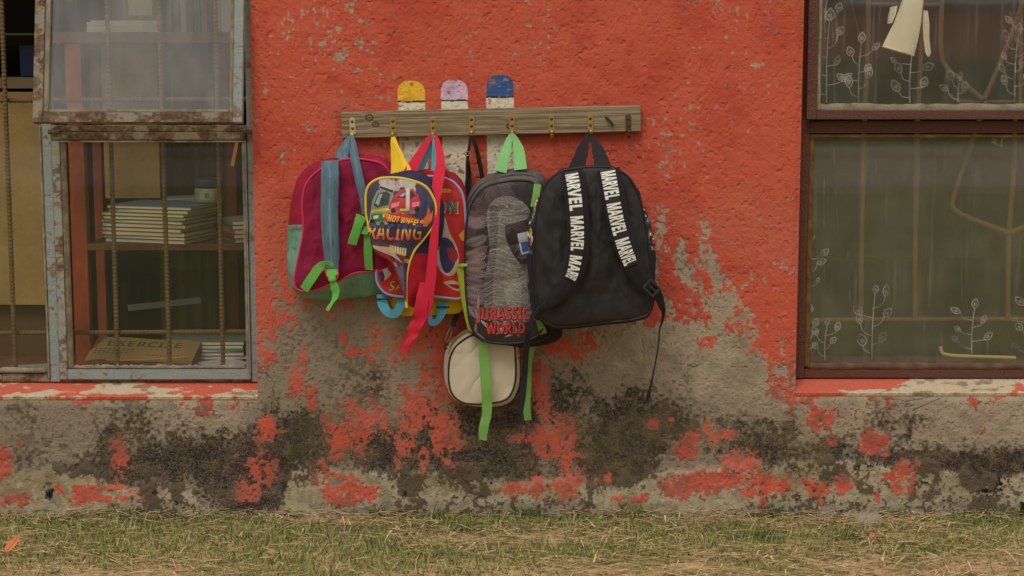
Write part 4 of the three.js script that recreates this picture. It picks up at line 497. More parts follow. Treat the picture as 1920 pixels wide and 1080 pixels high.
// --- navy racing bag, sagging
{
  const t = thing('drawstring_bag', 'navy and red sagging bag with racing car print and yellow piping', 'bag'), zf = 0.205;
  const f = [[738, 333], [770, 338], [798, 350], [814, 375], [818, 400], [811, 425], [796, 446], [776, 472], [764, 508], [762, 573], [754, 541], [734, 492], [704, 472], [693, 435], [686, 392], [690, 350], [708, 336]];
  const m2 = [[738, 326], [770, 319], [803, 332], [825, 362], [833, 400], [830, 440], [821, 470], [811, 520], [810, 571], [772, 576], [753, 546], [731, 493], [702, 474], [692, 434], [686, 392], [689, 350], [708, 332]];
  const b = m2.map(([u, v]) => [760 + (u - 760) * 0.9, 430 + (v - 430) * 0.92]);
  const fr = frameOf(680, 325, 825, 580, zf), tex = pxCanvas(680, 325, 825, 580, 4, c => { c.fillStyle = css(60, 54, 82); c.fillRect(670, 320, 170, 270); const r = rng(8); for (let k = 0; k < 300; k++) { c.fillStyle = css(50 + 30 * r(), 46 + 20 * r(), 76 + 20 * r(), .4); c.fillRect(680 + 145 * r(), 325 + 255 * r(), 8, 3); }
    const poly = (p, s) => { c.fillStyle = s; c.beginPath(); p.forEach((q, k) => k ? c.lineTo(...q) : c.moveTo(...q)); c.closePath(); c.fill(); };
    for (let k = 0; k < 26; k++) { c.fillStyle = css(190 - 30 * r(), 176 - 26 * r(), 160 - 20 * r(), .8); c.beginPath(); c.arc(718 + 62 * r(), 340 + 16 * r(), 4 + 5 * r(), 0, 7); c.fill(); }
    const disc = (x, y, r0, f) => { c.fillStyle = f; c.beginPath(); c.ellipse(x, y, r0, r0 * 1.2, 0.2, 0, 7); c.fill(); };
    poly([[694, 414], [700, 376], [710, 356], [728, 351], [740, 360], [738, 394], [730, 418], [704, 422]], css(128, 140, 112)); poly([[703, 384], [711, 362], [727, 357], [734, 364], [731, 382], [709, 388]], css(60, 70, 72)); poly([[706, 380], [713, 364], [720, 362], [712, 384]], css(150, 162, 160)); poly([[700, 392], [735, 387], [734, 392], [699, 398]], css(208, 184, 60)); poly([[698, 402], [733, 396], [730, 411], [700, 417]], css(66, 106, 64)); poly([[702, 404], [712, 402], [711, 408], [702, 410]], css(206, 206, 190)); poly([[720, 400], [730, 398], [728, 404], [720, 406]], css(206, 206, 190)); poly([[688, 416], [702, 410], [706, 420], [694, 426]], css(206, 180, 50)); disc(700, 416, 5, css(30, 28, 32)); disc(732, 411, 5, css(30, 28, 32)); poly([[716, 348], [740, 356], [738, 360], [714, 352]], css(40, 44, 44));
    poly([[730, 388], [740, 366], [754, 355], [776, 353], [786, 366], [790, 382], [784, 394], [738, 396]], css(182, 48, 60)); poly([[746, 369], [757, 358], [774, 357], [781, 366], [772, 371]], css(66, 46, 60)); poly([[750, 366], [758, 360], [764, 360], [758, 367]], css(168, 150, 156)); poly([[763, 353], [770, 353], [770, 392], [763, 394]], css(206, 186, 176)); poly([[736, 380], [752, 376], [750, 384], [736, 388]], css(214, 120, 126)); poly([[774, 378], [788, 376], [786, 386], [774, 386]], css(214, 120, 126)); poly([[734, 394], [786, 391], [778, 399], [742, 400]], css(116, 108, 108)); c.fillStyle = css(214, 188, 70); c.fillRect(752, 389, 16, 4); disc(740, 393, 4.5, css(32, 28, 32)); disc(783, 390, 4.5, css(32, 28, 32)); poly([[742, 396], [760, 397], [756, 400], [744, 400]], css(190, 184, 180));
    poly([[786, 420], [800, 402], [804, 388], [808, 400], [812, 392], [810, 412], [800, 424]], css(216, 106, 52));
    poly([[722, 398], [750, 396], [780, 404], [796, 424], [776, 416], [748, 412], [724, 414]], css(196, 48, 36)); poly([[722, 396], [734, 400], [732, 410], [722, 404]], css(220, 120, 40));
    const word = (s, x, y, w, h, ang, fill, stroke, font) => { c.save(); c.translate(x, y); c.rotate(ang); c.font = font; c.fillStyle = fill; c.textBaseline = 'alphabetic'; const m = c.measureText(s).width; c.scale(w / m, h); if (stroke) { c.strokeStyle = stroke; c.lineWidth = 2.4; c.strokeText(s, 0, 0); } c.fillText(s, 0, 0); c.restore(); };
    word('HOT WHEELS', 728, 411, 64, 1, 0.17, css(236, 196, 70), null, 'italic bold 16px sans-serif');
    c.save(); c.translate(689, 447); c.rotate(0.02); c.font = 'bold 43px sans-serif'; const gr = c.createLinearGradient(0, -31, 0, 0); gr.addColorStop(0, css(66, 66, 128)); gr.addColorStop(0.3, css(90, 80, 120)); gr.addColorStop(0.36, css(236, 180, 70)); gr.addColorStop(1, css(206, 66, 44)); c.strokeStyle = css(40, 28, 36); c.lineWidth = 4; const mw = c.measureText('RACING').width; c.transform(102 / mw, 0, -0.12, 1, 0, 0); c.strokeText('RACING', 0, 0); c.fillStyle = gr; c.fillText('RACING', 0, 0); c.restore();
    for (let k = 0; k < 90; k++) { const x = 690 + 70 * r(), y = 456 + 110 * r(), l = 3 + 9 * r(); poly([[x, y], [x + l, y + l * 0.3], [x + l * 1.2, y + l * 0.9], [x + l * 0.2, y + l * 0.5]], css(...[[176, 40, 46], [206, 170, 60], [196, 176, 160], [44, 36, 48], [90, 84, 112]][Math.floor(5 * r())], .8)); }
    poly([[686, 452], [740, 456], [762, 470], [756, 500], [736, 480], [700, 470]], css(110, 50, 56)); poly([[690, 458], [734, 462], [756, 492], [738, 480], [704, 466]], css(196, 170, 154)); poly([[700, 470], [730, 478], [750, 510], [744, 520], [722, 498]], css(176, 40, 46)); for (let k = 0; k < 7; k++) poly([[732 + k * 4.6, 458 + k], [735 + k * 4.6, 457 + k], [737 + k * 4.2, 470 + k * 1.2], [733 + k * 4.2, 471 + k * 1.2]], css(214, 190, 136)); poly([[736, 500], [756, 496], [760, 540], [750, 548]], css(96, 88, 110)); });
  part('front_panel', frontCap(f, zf, { bulge: 0.022, frame: fr, seed: 14, amp: 0.018 }), new THREE.MeshPhysicalMaterial({ map: tex, roughness: 0.62, ...bagBump }), t);
  const sh = sideShell([{ px: f, z: zf }, { px: m2, z: 0.165 }, { px: b, z: 0.135 }], 150, 11, 0.012), cut = P(800, 474, 0.18).y, [lo, hi] = splitBy(sh, p => p.y < cut);
  part('lower_side', lo, fabric([190, 26, 44]), t); part('upper_side', hi, fabric([52, 50, 84]), t);
  part('piping', tube([...f.slice(13), ...f.slice(0, 10), [763, 577]].map(([u, v]) => P(u, v, zf)), 0.0036, 220, false, 6), mat([220, 180, 50], 0.65), t);
  part('hang_loop', ribbon([[736, 257, .062, 6], [736, 270, .075, 10, .3], [740, 295, .11, 18, .25], [744, 326, .15, 24, .1]], 0.003, 30), webbing([212, 176, 34]), t); part('hang_loop', ribbon([[738, 257, .064, 6], [742, 270, .078, 8, -.3], [750, 295, .113, 16, -.4], [760, 323, .152, 22, -.2]], 0.003, 30), webbing([218, 182, 40]), t);
  const red = webbing([196, 30, 56]);
  part('strap', ribbon([[762, 330, .16, 20, .2], [774, 312, .13, 20], [790, 285, .09, 15], [808, 257, .068, 9], [815, 256, .066, 9], [822, 275, .09, 12], [826, 300, .14, 16], [823, 330, .175, 20, .1], [818, 370, .2, 18, .2], [816, 420, .21, 14, .3], [812, 470, .212, 16], [808, 520, .212, 19], [802, 560, .21, 20], [795, 596, .2, 17]], 0.003, 110), red, t);
  part('strap', ribbon([[796, 530, .206, 16], [792, 560, .21, 22], [788, 590, .2, 27, .1], [783, 606, .19, 25, .5], [774, 622, .182, 24, -.2], [768, 638, .176, 13, .6], [761, 652, .171, 12, .1], [755, 665, .168, 8, .5]], 0.003, 70), red, t);
  part('strap', ribbon([[806, 560, .206, 14], [801, 590, .198, 10], [796, 606, .19, 8]], 0.003, 14), red, t);
}
// --- grey backpack with fern print
{
  const t = thing('backpack', 'grey backpack with dark fern print and red lettering between two black straps', 'backpack'), zf = 0.135; t.userData.label = 'grey backpack with dark fern print, red lettering and lime mesh pocket';
  const f = [[940, 342], [975, 338], [1000, 343], [1012, 368], [1014, 420], [1015, 500], [1016, 570], [1014, 622], [985, 640], [945, 644], [908, 638], [886, 618], [876, 570], [872, 500], [874, 430], [883, 385], [907, 353]];
  const m2 = [[940, 320], [980, 316], [1016, 326], [1030, 360], [1030, 420], [1034, 500], [1046, 580], [1052, 632], [1000, 650], [945, 648], [900, 638], [876, 612], [864, 560], [861, 495], [865, 420], [875, 372], [899, 338]];
  const b = m2.map(([u, v]) => [945 + (u - 945) * 0.9, 480 + (v - 480) * 0.93]);
  const fr = frameOf(864, 330, 1024, 655, zf), tex = pxCanvas(864, 330, 1024, 655, 4, c => { c.fillStyle = css(46, 36, 35); c.fillRect(850, 320, 190, 350); const r = rng(21);
    const frond = (x, y, L, a, s, w) => { c.save(); c.translate(x, y); c.rotate(a); c.strokeStyle = s; c.fillStyle = s; c.lineWidth = 1; c.beginPath(); c.moveTo(0, 0); c.quadraticCurveTo(L * 0.5, -L * 0.12, L, 0.1 * L); c.stroke(); for (let k = 2; k < 16; k++) { const q = k / 16, X = L * q, Yy = -L * 0.12 * 2 * q * (1 - q) + 0.1 * L * q * q, l = w * Math.sin(Math.PI * (0.15 + 0.8 * q)); for (const d of [-1, 1]) { c.beginPath(); c.moveTo(X, Yy); c.quadraticCurveTo(X + l * 0.5, Yy + d * l * 0.35, X + l * 0.75, Yy + d * l); c.quadraticCurveTo(X + l * 0.2, Yy + d * l * 0.6, X, Yy); c.fill(); } } c.restore(); };
    for (let k = 0; k < 20; k++) frond(870 + 150 * r(), 345 + 120 * r(), 56 + 30 * r(), -2.9 + 2.6 * r(), css(76 + 16 * r(), 60 + 12 * r(), 60 + 12 * r()), 12); for (let k = 0; k < 11; k++) frond(918, 400 + 18 * k + 6 * r(), 48, 2.6 + 0.9 * r(), css(116 + 20 * r(), 98 + 14 * r(), 102 + 14 * r()), 11); for (let k = 0; k < 11; k++) frond(960 + 8 * r(), 470 + 13 * k, 58, -0.8 + 1.3 * r(), css(112, 96, 100), 12);
    for (let k = 0; k < 26; k++) { c.save(); c.translate(872 + 140 * r(), 644 - 70 * r()); c.rotate(-2.6 + 2.2 * r()); const v = 110 + 54 * r(); c.fillStyle = css(v, v - 10, v - 4); c.beginPath(); c.moveTo(0, 0); c.quadraticCurveTo(18, -6, 42, 0); c.quadraticCurveTo(18, 6, 0, 0); c.fill(); c.strokeStyle = css(70, 58, 60); c.lineWidth = 0.7; c.stroke(); c.restore(); }
    // plain long-necked reptile standing among the leaves
    const g = (p, s) => { c.fillStyle = s; c.beginPath(); p.forEach((q, k) => k ? c.bezierCurveTo(...q) : c.moveTo(...q)); c.closePath(); };
    c.save(); g([[912, 600], [900, 545, 912, 505, 918, 474], [922, 446, 910, 420, 914, 396], [918, 372, 944, 362, 962, 368], [978, 374, 990, 384, 994, 394], [996, 404, 990, 410, 980, 412], [968, 415, 956, 418, 948, 420], [944, 440, 954, 462, 968, 482], [992, 512, 996, 552, 986, 600]], css(120, 113, 108)); c.fillStyle = css(112, 105, 99); c.fill(); c.clip(); c.fillStyle = css(82, 77, 76); c.beginPath(); c.moveTo(900, 600); c.bezierCurveTo(902, 520, 926, 460, 918, 380); c.lineTo(934, 380); c.bezierCurveTo(940, 460, 918, 520, 926, 600); c.fill(); c.fillStyle = css(136, 127, 117); c.beginPath(); c.ellipse(962, 540, 16, 50, -0.1, 0, 7); c.fill();
    for (let k = 0; k < 60; k++) { const y = 366 + k * 3.9; c.strokeStyle = css(k % 3 ? 158 : 96, k % 3 ? 150 : 92, k % 3 ? 140 : 94, .55); c.lineWidth = 0.9 + r(); c.beginPath(); c.moveTo(900, y + 5 * r()); for (let q = 0; q < 9; q++) c.lineTo(900 + 12 * (q + 1), y + 8 * r() - 6 * Math.sin(q)); c.stroke(); } for (let k = 0; k < 1600; k++) { c.fillStyle = r() < 0.5 ? css(72, 70, 72, .7) : css(172, 162, 150, .6); c.fillRect(900 + 100 * r(), 362 + 236 * r(), 0.8 + 1.6 * r(), 0.8 + r()); } c.fillStyle = css(70, 70, 78, .6); c.fillRect(936, 383, 22, 7); c.restore(); 
    c.fillStyle = css(180, 140, 70); c.beginPath(); c.arc(951, 386, 2.4, 0, 7); c.fill(); c.strokeStyle = css(60, 50, 48); c.lineWidth = 1.4; c.beginPath(); c.moveTo(994, 400); c.bezierCurveTo(976, 398, 962, 406, 942, 402); c.stroke();
    c.save(); c.translate(970, 436); c.rotate(-0.2); c.fillStyle = css(176, 184, 194); c.fillRect(0, 0, 26, 40); c.fillStyle = css(56, 84, 136); c.fillRect(3, 18, 22, 18); c.restore();
    const word = (s, x, y, w, k) => { c.save(); c.translate(x, y); c.rotate(-0.02); c.font = `bold ${k}px sans-serif`; const m = c.measureText(s).width; c.scale(w / m, 1); c.strokeStyle = css(70, 24, 22); c.lineWidth = 3; c.strokeText(s, 1, 1); c.fillStyle = css(196, 58, 50); c.fillText(s, 0, 0); c.restore(); }; word('JURASSIC', 895, 598, 100, 31); word('WORLD', 912, 625, 74, 30); });
  part('front_panel', frontCap(f, zf, { bulge: 0.016, frame: fr, seed: 24, amp: 0.006, power: 0.5 }), new THREE.MeshPhysicalMaterial({ map: tex, roughness: 0.55, ...bagBump }), t);
  const sh = sideShell([{ px: f, z: zf }, { px: m2, z: 0.075 }, { px: b, z: 0.016 }], 150, 21, 0.008), cut = P(900, 600, 0.1).y, [lo, hi] = splitBy(sh, p => p.y < cut); part('base', lo, fabric([38, 28, 30]), t); part('side_panel', hi, fabric([104, 98, 96]), t);
  part('piping', tube(ringPts(f, zf, 80), 0.0034, 260, true, 6), mat([34, 32, 34], 0.6), t); part('zip', tube(ringPts(m2.map((p, k) => [lerp(p[0], f[k][0], 0.55), lerp(p[1], f[k][1], 0.55)]), 0.112, 80), 0.0025, 200, true, 6), mat([44, 42, 44], 0.5), t);
  part('mesh_pocket', blob([[858, 498], [868, 494], [877, 496], [879, 540], [882, 590], [888, 622], [880, 620], [870, 588], [862, 545]], 0.128, 0.06, { seed: 9, bulge: 0.008 }), new THREE.MeshPhysicalMaterial({ color: col(164, 176, 48), roughness: 0.8, bumpMap: rep(weave, 220, 220), bumpScale: 0.002 }), t);
  part('pocket_hem', ribbon([[857, 500, .128, 5], [868, 497, .138, 5], [876, 497, .142, 5]], 0.003, 12), webbing([150, 180, 60]), t);
  const gr = webbing([126, 186, 112]);
  part('handle', ribbon([[938, 322, .1, 24], [946, 290, .085, 18, .1], [957, 256, .066, 10], [961, 254, .066, 9], [966, 262, .068, 13], [973, 285, .08, 20], [976, 318, .1, 23]], 0.003, 60), gr, t);
  const gs = webbing([112, 160, 76]);
  part('strap', ribbon([[1008, 345, .158, 14], [1005, 365, .161, 14], [1001, 388, .163, 14]], 0.003, 14), gs, t); part('strap', ribbon([[905, 640, .125, 17], [908, 680, .118, 18], [911, 730, .116, 19, .1], [912, 775, .11, 19], [907, 800, .107, 18], [905, 825, .104, 15]], 0.0025, 60), gs, t); part('strap', ribbon([[998, 640, .06, 13], [992, 680, .05, 12], [990, 730, .046, 13], [988, 762, .044, 15], [990, 788, .043, 14]], 0.0025, 40), gs, t);
  part('webbing', ribbon([[1010, 600, .15, 10], [1018, 626, .13, 15]], 0.003, 8), gs, t);
}
// --- black backpack with lettered straps
{
  const t = thing('backpack', 'black backpack with white lettering on its straps hanging by a black handle', 'backpack'), zf = 0.205;
  const f = [[1052, 322], [1085, 315], [1112, 313], [1150, 316], [1178, 332], [1196, 362], [1206, 400], [1214, 450], [1220, 510], [1222, 560], [1216, 588], [1190, 598], [1130, 605], [1070, 612], [1034, 610], [1014, 596], [1006, 560], [1002, 500], [1002, 430], [1010, 380], [1026, 342]];
  const m2 = f.map(([u, v]) => [1113 + (u - 1113) * 1.015, 462 + (v - 460) * 1.02]), b = f.map(([u, v]) => [1128 + (u - 1113) * 0.84, 462 + (v - 460) * 0.9]);
  const fr = frameOf(990, 300, 1235, 625, zf), blk = fabric([38, 35, 35], { roughness: 0.62 }), blk2 = fabric([33, 30, 31]), bw = webbing([30, 28, 29]);
  part('back_panel', frontCap(f, zf, { bulge: 0.024, frame: fr, seed: 31, amp: 0.016, cre: 0.0018, power: 0.45 }), blk, t);
  part('side_panel', sideShell([{ px: f, z: zf }, { px: m2, z: 0.165 }, { px: b, z: 0.05 }], 160, 33, 0.008), blk2, t);
  part('piping', tube(ringPts(f, zf, 80), 0.0036, 260, true, 6), mat([28, 26, 27], 0.5), t);
  const comic = new THREE.MeshPhysicalMaterial({ map: canvasTex(256, 256, c => { const r = rng(3), pal = [[190, 40, 44], [226, 200, 70], [58, 96, 140], [214, 206, 196], [30, 28, 34], [110, 150, 120], [150, 110, 90]]; c.fillStyle = css(40, 34, 38); c.fillRect(0, 0, 256, 256); for (let k = 0; k < 150; k++) { c.fillStyle = css(...pal[Math.floor(r() * 7)]); c.beginPath(); const x = 256 * r(), y = 256 * r(); for (let q = 0; q < 5; q++) { const a = q * 1.26 + r(), l = 6 + 16 * r(); c.lineTo(x + Math.cos(a) * l, y + Math.sin(a) * l); } c.closePath(); c.fill(); c.strokeStyle = css(20, 18, 22); c.lineWidth = 2; c.stroke(); } }), roughness: 0.6 });
  part('printed_side', blob([[1196, 386], [1206, 390], [1216, 405], [1223, 435], [1226, 466], [1212, 468], [1200, 466]], 0.196, 0.12, { frame: frameOf(1190, 380, 1240, 480, .19), seed: 5, bulge: 0.004 }), comic, t); part('side_pocket', blob([[1200, 470], [1214, 471], [1227, 470], [1228, 520], [1226, 570], [1218, 590], [1204, 592]], 0.199, 0.12, { seed: 6, bulge: 0.004 }), blk2, t);
  part('printed_side', blob([[1012, 366], [1018, 380], [1014, 430], [1014, 492], [1003, 490], [992, 470], [989, 440], [994, 410], [1002, 384]], 0.196, 0.165, { frame: frameOf(980, 360, 1020, 500, .19), seed: 7, bulge: 0.004 }), comic, t); part('side_pocket', blob([[1014, 494], [1014, 560], [1016, 596], [1006, 600], [996, 580], [992, 530], [990, 476]], 0.199, 0.165, { seed: 8, bulge: 0.004 }), blk2, t);
  part('handle', ribbon([[1082, 318, .17, 32, .1], [1090, 290, .13, 24], [1102, 258, .07, 10], [1107, 254, .066, 9], [1112, 260, .07, 11], [1124, 290, .13, 23], [1132, 318, .17, 30, -.1]], 0.003, 60), bw, t);
  // padded straps and their lettered bands
  const bandTex = canvasTex(1024, 96, c => { c.fillStyle = css(30, 28, 29); c.fillRect(0, 0, 1024, 96); c.fillStyle = css(214, 212, 200); c.font = 'bold 122px sans-serif'; c.textBaseline = 'alphabetic'; for (let k = 0; k < 3; k++) { c.save(); c.translate(20 + k * 338, 92); const w = c.measureText('MARVEL').width; c.scale(304 / w, 1); c.fillText('MARVEL', 0, 0); c.strokeStyle = css(214, 212, 200); c.lineWidth = 5; c.strokeText('MARVEL', 0, 0); c.restore(); } });
  bandTex.flipY = true; const band = new THREE.MeshPhysicalMaterial({ map: bandTex, roughness: 0.6 });
  const L = [[1072, 320, .222, 38], [1078, 350, .238, 40], [1083, 400, .248, 40], [1085, 440, .25, 40], [1083, 475, .25, 40], [1076, 510, .247, 36], [1062, 536, .244, 30], [1044, 556, .238, 24], [1030, 570, .234, 20]];
  const R = [[1141, 318, .222, 40], [1147, 350, .238, 40], [1154, 390, .247, 40], [1163, 430, .25, 40], [1176, 470, .25, 40], [1192, 502, .247, 38], [1206, 524, .243, 32], [1222, 540, .238, 26]];
  for (const rows of [L, R]) part('shoulder_strap', ribbon(rows, 0.014, 70), blk2, t);
  const B1 = [[1071, 322, .2305, 24], [1076, 350, .2475, 24], [1081, 400, .2575, 24], [1083, 440, .2593, 24], [1081, 475, .2593, 23], [1073, 515, .2565, 21], [1068, 524, .255, 20]], B2 = [[1139, 317, .2305, 27], [1145, 350, .2475, 27], [1152, 390, .2565, 26], [1161, 430, .2593, 26], [1173, 470, .2593, 26], [1184, 498, .257, 25]];
  for (const rows of [B1, B2]) part('lettered_band', ribbon(rows, 0.0026, 70, 0), band, t);
  part('strap_end', ribbon([[1050, 548, .241, 22], [1026, 572, .235, 16], [1012, 580, .22, 12]], 0.005, 20), bw, t);
  { const c = P(1222, 540, .246); const bk = part('buckle', mergeGeometries([[-0.016, 0, 0.006, 0.03], [0.016, 0, 0.006, 0.03], [0, 0.013, 0.03, 0.005], [0, -0.013, 0.03, 0.005], [0, 0, 0.026, 0.004]].map(([x, y, w, h]) => box(x - w / 2, y - h / 2, -0.004, x + w / 2, y + h / 2, 0.004, 0.0015))), mat([44, 42, 44], 0.4), t); bk.position.copy(c); bk.rotation.z = -0.75; }
  part('strap_tail', ribbon([[1218, 536, .238, 22], [1232, 552, .232, 18], [1241, 575, .224, 13, .3], [1243, 592, .2, 7, .9], [1236, 620, .19, 3.5, 1.2], [1235, 640, .18, 3.5, 1.2], [1229, 680, .17, 3.5, 1.2], [1219, 728, .16, 5, .6], [1216, 740, .155, 7, .3], [1213, 751, .15, 5]], 0.003, 90), bw, t);
  part('strap_tail', ribbon([[1012, 578, .22, 7], [1000, 590, .215, 8], [992, 620, .2, 10], [987, 650, .17, 12], [984, 700, .12, 11], [980, 745, .1, 11], [975, 776, .09, 10]], 0.003, 60), mat([34, 34, 42], 0.8), t);
}
// --- small cream crossbody bag
{
  const t = thing('crossbody_bag', 'small cream handbag with dark green piping hanging below the backpacks', 'handbag'), zf = 0.078;
  const f = [[874, 634], [905, 624], [938, 622], [960, 636], [967, 680], [964, 724], [950, 748], [905, 757], [866, 754], [848, 738], [841, 700], [848, 660]], m2 = [[862, 626], [898, 614], [940, 613], [965, 628], [974, 680], [971, 728], [954, 755], [905, 763], [856, 752], [838, 728], [832, 685], [840, 646]], b = m2.map(([u, v]) => [903 + (u - 903) * 0.97, 688 + (v - 688) * 0.97]);
  const cream = mat([206, 192, 168], 0.5, { bumpMap: rep(grainy, 6), bumpScale: 0.0005 }), dk = mat([30, 40, 34], 0.5), gold = mat([170, 130, 80], 0.35, { metalness: 0.7 });
  part('front_panel', frontCap(f, zf, { bulge: 0.009, frame: frameOf(830, 610, 980, 770, zf), seed: 41, amp: 0.004, power: 0.5 }), cream, t); part('side_panel', sideShell([{ px: f, z: zf }, { px: m2, z: 0.05 }, { px: b, z: 0.015 }], 120, 43, 0.003), cream, t); part('piping', tube(ringPts(f, zf, 80), 0.003, 200, true, 6), dk, t);
  part('zip', tube([[842, 664], [850, 640], [866, 624], [890, 614]].map(([u, v]) => P(u, v, .066)), 0.0028, 40), mat([120, 110, 70], 0.5), t); part('zip_pull', tube([P(972, 655, .06), P(973, 670, .063), P(970, 676, .063)], 0.002, 12), gold, t);
  part('strap_clip', tube([[846, 612], [840, 624], [836, 640], [842, 638], [847, 622]].map(([u, v]) => P(u, v, .055)), 0.0022, 40), gold, t); part('strap_ring', new THREE.TorusGeometry(0.006, 0.0018, 8, 16).translate(...P(837, 650, .053).toArray()), mat([40, 34, 30], 0.4), t);
  const st = mat([32, 28, 28], 0.6);
  part('strap', ribbon([[849, 612, .055, 9], [856, 590, .05, 9], [868, 540, .03, 8], [876, 450, .025, 8], [878, 380, .025, 8], [879, 330, .03, 8], [877, 292, .045, 6], [880, 272, .058, 4], [884, 256, .066, 5], [890, 266, .064, 7], [897, 295, .05, 8], [904, 330, .035, 8], [908, 360, .03, 8]], 0.003, 110), st, t);
  part('strap', ribbon([[877, 294, .05, 6], [874, 340, .034, 5], [872, 380, .03, 5]], 0.003, 20), st, t); part('slider', new THREE.TorusGeometry(0.0055, 0.0016, 8, 20).translate(...P(876, 288, .05).toArray()), gold, t);
}

// ================================================================ GROUND
{
  const gm = dataTex(1024, 1024, (i, j) => { const x = i / 1024 * 6, y = j / 1024 * 6, w = 256 / 6; const n = fbm(i / 64, j / 64, 5), m = fbm(i / 9 + 8, j / 9, 3), s = fbm(i / 5, j / 22 + 4, 3); let c = [176, 148, 108]; c = c.map((k, q) => lerp(k, [132, 120, 72][q], sst(0.42, 0.6, n))); c = c.map((k, q) => lerp(k, [176, 152, 112][q], sst(0.55, 0.75, s) * 0.6)); c = c.map((k, q) => lerp(k, [84, 70, 44][q], sst(0.58, 0.8, 1 - m) * 0.6)); return base(...c); });
  gm.wrapS = gm.wrapT = THREE.MirroredRepeatWrapping;
  const g = new THREE.PlaneGeometry(400, 400).rotateX(-Math.PI / 2), uv = g.attributes.uv, p = g.attributes.position; for (let i = 0; i < p.count; i++) uv.setXY(i, p.getX(i) / 1.7, p.getZ(i) / 1.7);
  const o = part('ground', g, new THREE.MeshPhysicalMaterial({ map: gm, bumpMap: gm, bumpScale: 0.01, roughness: 1 }), scene); o.userData = { kind: 'structure', label: 'dry trodden lawn with bare earth in front of the wall' };
}
{
  const blade = (bend, segs = 3) => { const pos = [], idx = []; for (let k = 0; k <= segs; k++) { const s = k / segs, w = 0.5 * (1 - s * 0.85); pos.push(-w, s * (1 - bend * 0.3 * s), bend * s * s, w, s * (1 - bend * 0.3 * s), bend * s * s); } for (let k = 0; k < segs; k++) { const a = k * 2; idx.push(a, a + 1, a + 2, a + 1, a + 3, a + 2); } const g = new THREE.BufferGeometry(); g.setAttribute('position', new THREE.Float32BufferAttribute(pos, 3)); g.setIndex(idx); g.computeVertexNormals(); return g; };
  const r = rng(77), M = new THREE.Matrix4(), q = new THREE.Quaternion(), e = new THREE.Euler(), c = new THREE.Color();
  function field(name, label, cat, count, gen, geo, rough) { const list = []; let guard = 0; while (list.length < count && guard++ < count * 8) { const b = gen(); if (b) list.push(b); } const im = new THREE.InstancedMesh(geo, new THREE.MeshPhysicalMaterial({ color: 0xffffff, roughness: rough, side: THREE.DoubleSide }), list.length); list.forEach((b, k) => { e.set(b.tilt, b.yaw, b.roll, 'YXZ'); q.setFromEuler(e); M.compose(new THREE.Vector3(b.x, b.y, b.z), q, new THREE.Vector3(b.w, b.h, b.h)); im.setMatrixAt(k, M); im.setColorAt(k, c.setRGB(...b.c)); }); im.name = name; im.castShadow = im.receiveShadow = true; im.userData = { kind: 'stuff', label, category: cat }; scene.add(im); }
  const lin = (R, Gr, B) => [R, Gr, B].map(k => toLin(k) / GAIN);
  const dens = (x, z) => fbm(x * 2.2 + 30, z * 4 + 3, 4);
  field('grass', 'short green grass blades growing through the trodden lawn', 'grass', 62000, () => { const x = (r() - 0.5) * 4.2, z = 0.012 + 1.2 * Math.pow(r(), 1.35), d = dens(x, z); if (r() > sst(0.36, 0.58, d + 0.12 * sst(0.3, 0.15, Math.abs(z - 0.26)) - 0.06) * (z > 0.44 ? 0.6 : 1) + 0.1) return null; const k = 0.74 + 0.42 * r(), ye = r() < 0.3; return { x, y: -0.002, z, w: 0.0024 + 0.0024 * r(), h: 0.013 + 0.034 * r() * r(), tilt: (r() - 0.5) * 2.9, yaw: r() * 6.28, roll: (r() - 0.5) * 1.2, c: lin(...(ye ? [166 * k, 152 * k, 100 * k] : [118 * k, 130 * k, 66 * k])) }; }, blade(0.5), 0.7);
  field('straw', 'dry cut straw scattered over the lawn', 'straw', 12500, () => { const x = (r() - 0.5) * 4.2, z = 0.02 + 1.2 * Math.pow(r(), 1.35), d = dens(x, z); if (r() > 0.22 + sst(0.56, 0.4, d) + 0.3 * sst(0.14, 0.05, z)) return null; const k = 0.7 + 0.36 * r(); return { x, y: 0.002 + 0.024 * r(), z, w: 0.0024 + 0.0028 * r(), h: 0.025 + 0.1 * r() * r(), tilt: Math.PI / 2 - 0.02 + (r() - 0.4) * 0.36, yaw: (r() < 0.6 ? (r() < 0.5 ? 1.57 : -1.57) + (r() - 0.5) * 1.2 : r() * 6.28), roll: 0, c: lin(204 * k, 176 * k, 128 * k) }; }, blade(0.12, 2), 0.8);
  const tufts = [[400, 0.02], [690, 0.02], [700, 0.02], [820, 0.03], [990, 0.02], [1000, 0.03], [1180, 0.02], [1210, 0.02], [1440, 0.02], [1450, 0.03], [1680, 0.02], [1860, 0.03], [1400, 0.22], [1560, 0.24], [250, 0.05], [330, 0.03], [880, 0.16]];
  field('grass_tufts', 'longer grass tufts sprouting along the foot of the wall', 'grass', 1300, () => { const [u, z] = tufts[Math.floor(r() * tufts.length)], a = G(u, 965), k = 0.7 + 0.6 * r(), s = 0.035; return { x: a.x + (r() + r() - 1) * s * 1.6, y: -0.002, z: Math.max(0.022, z + (r() + r() - 1) * s), w: 0.0028 + 0.0016 * r(), h: 0.02 + 0.042 * r(), tilt: (r() - 0.3) * 1.1, yaw: r() * 6.28, roll: (r() - 0.5) * 0.9, c: lin(100 * k, 114 * k, 52 * k) }; }, blade(0.55, 4), 0.65);
}
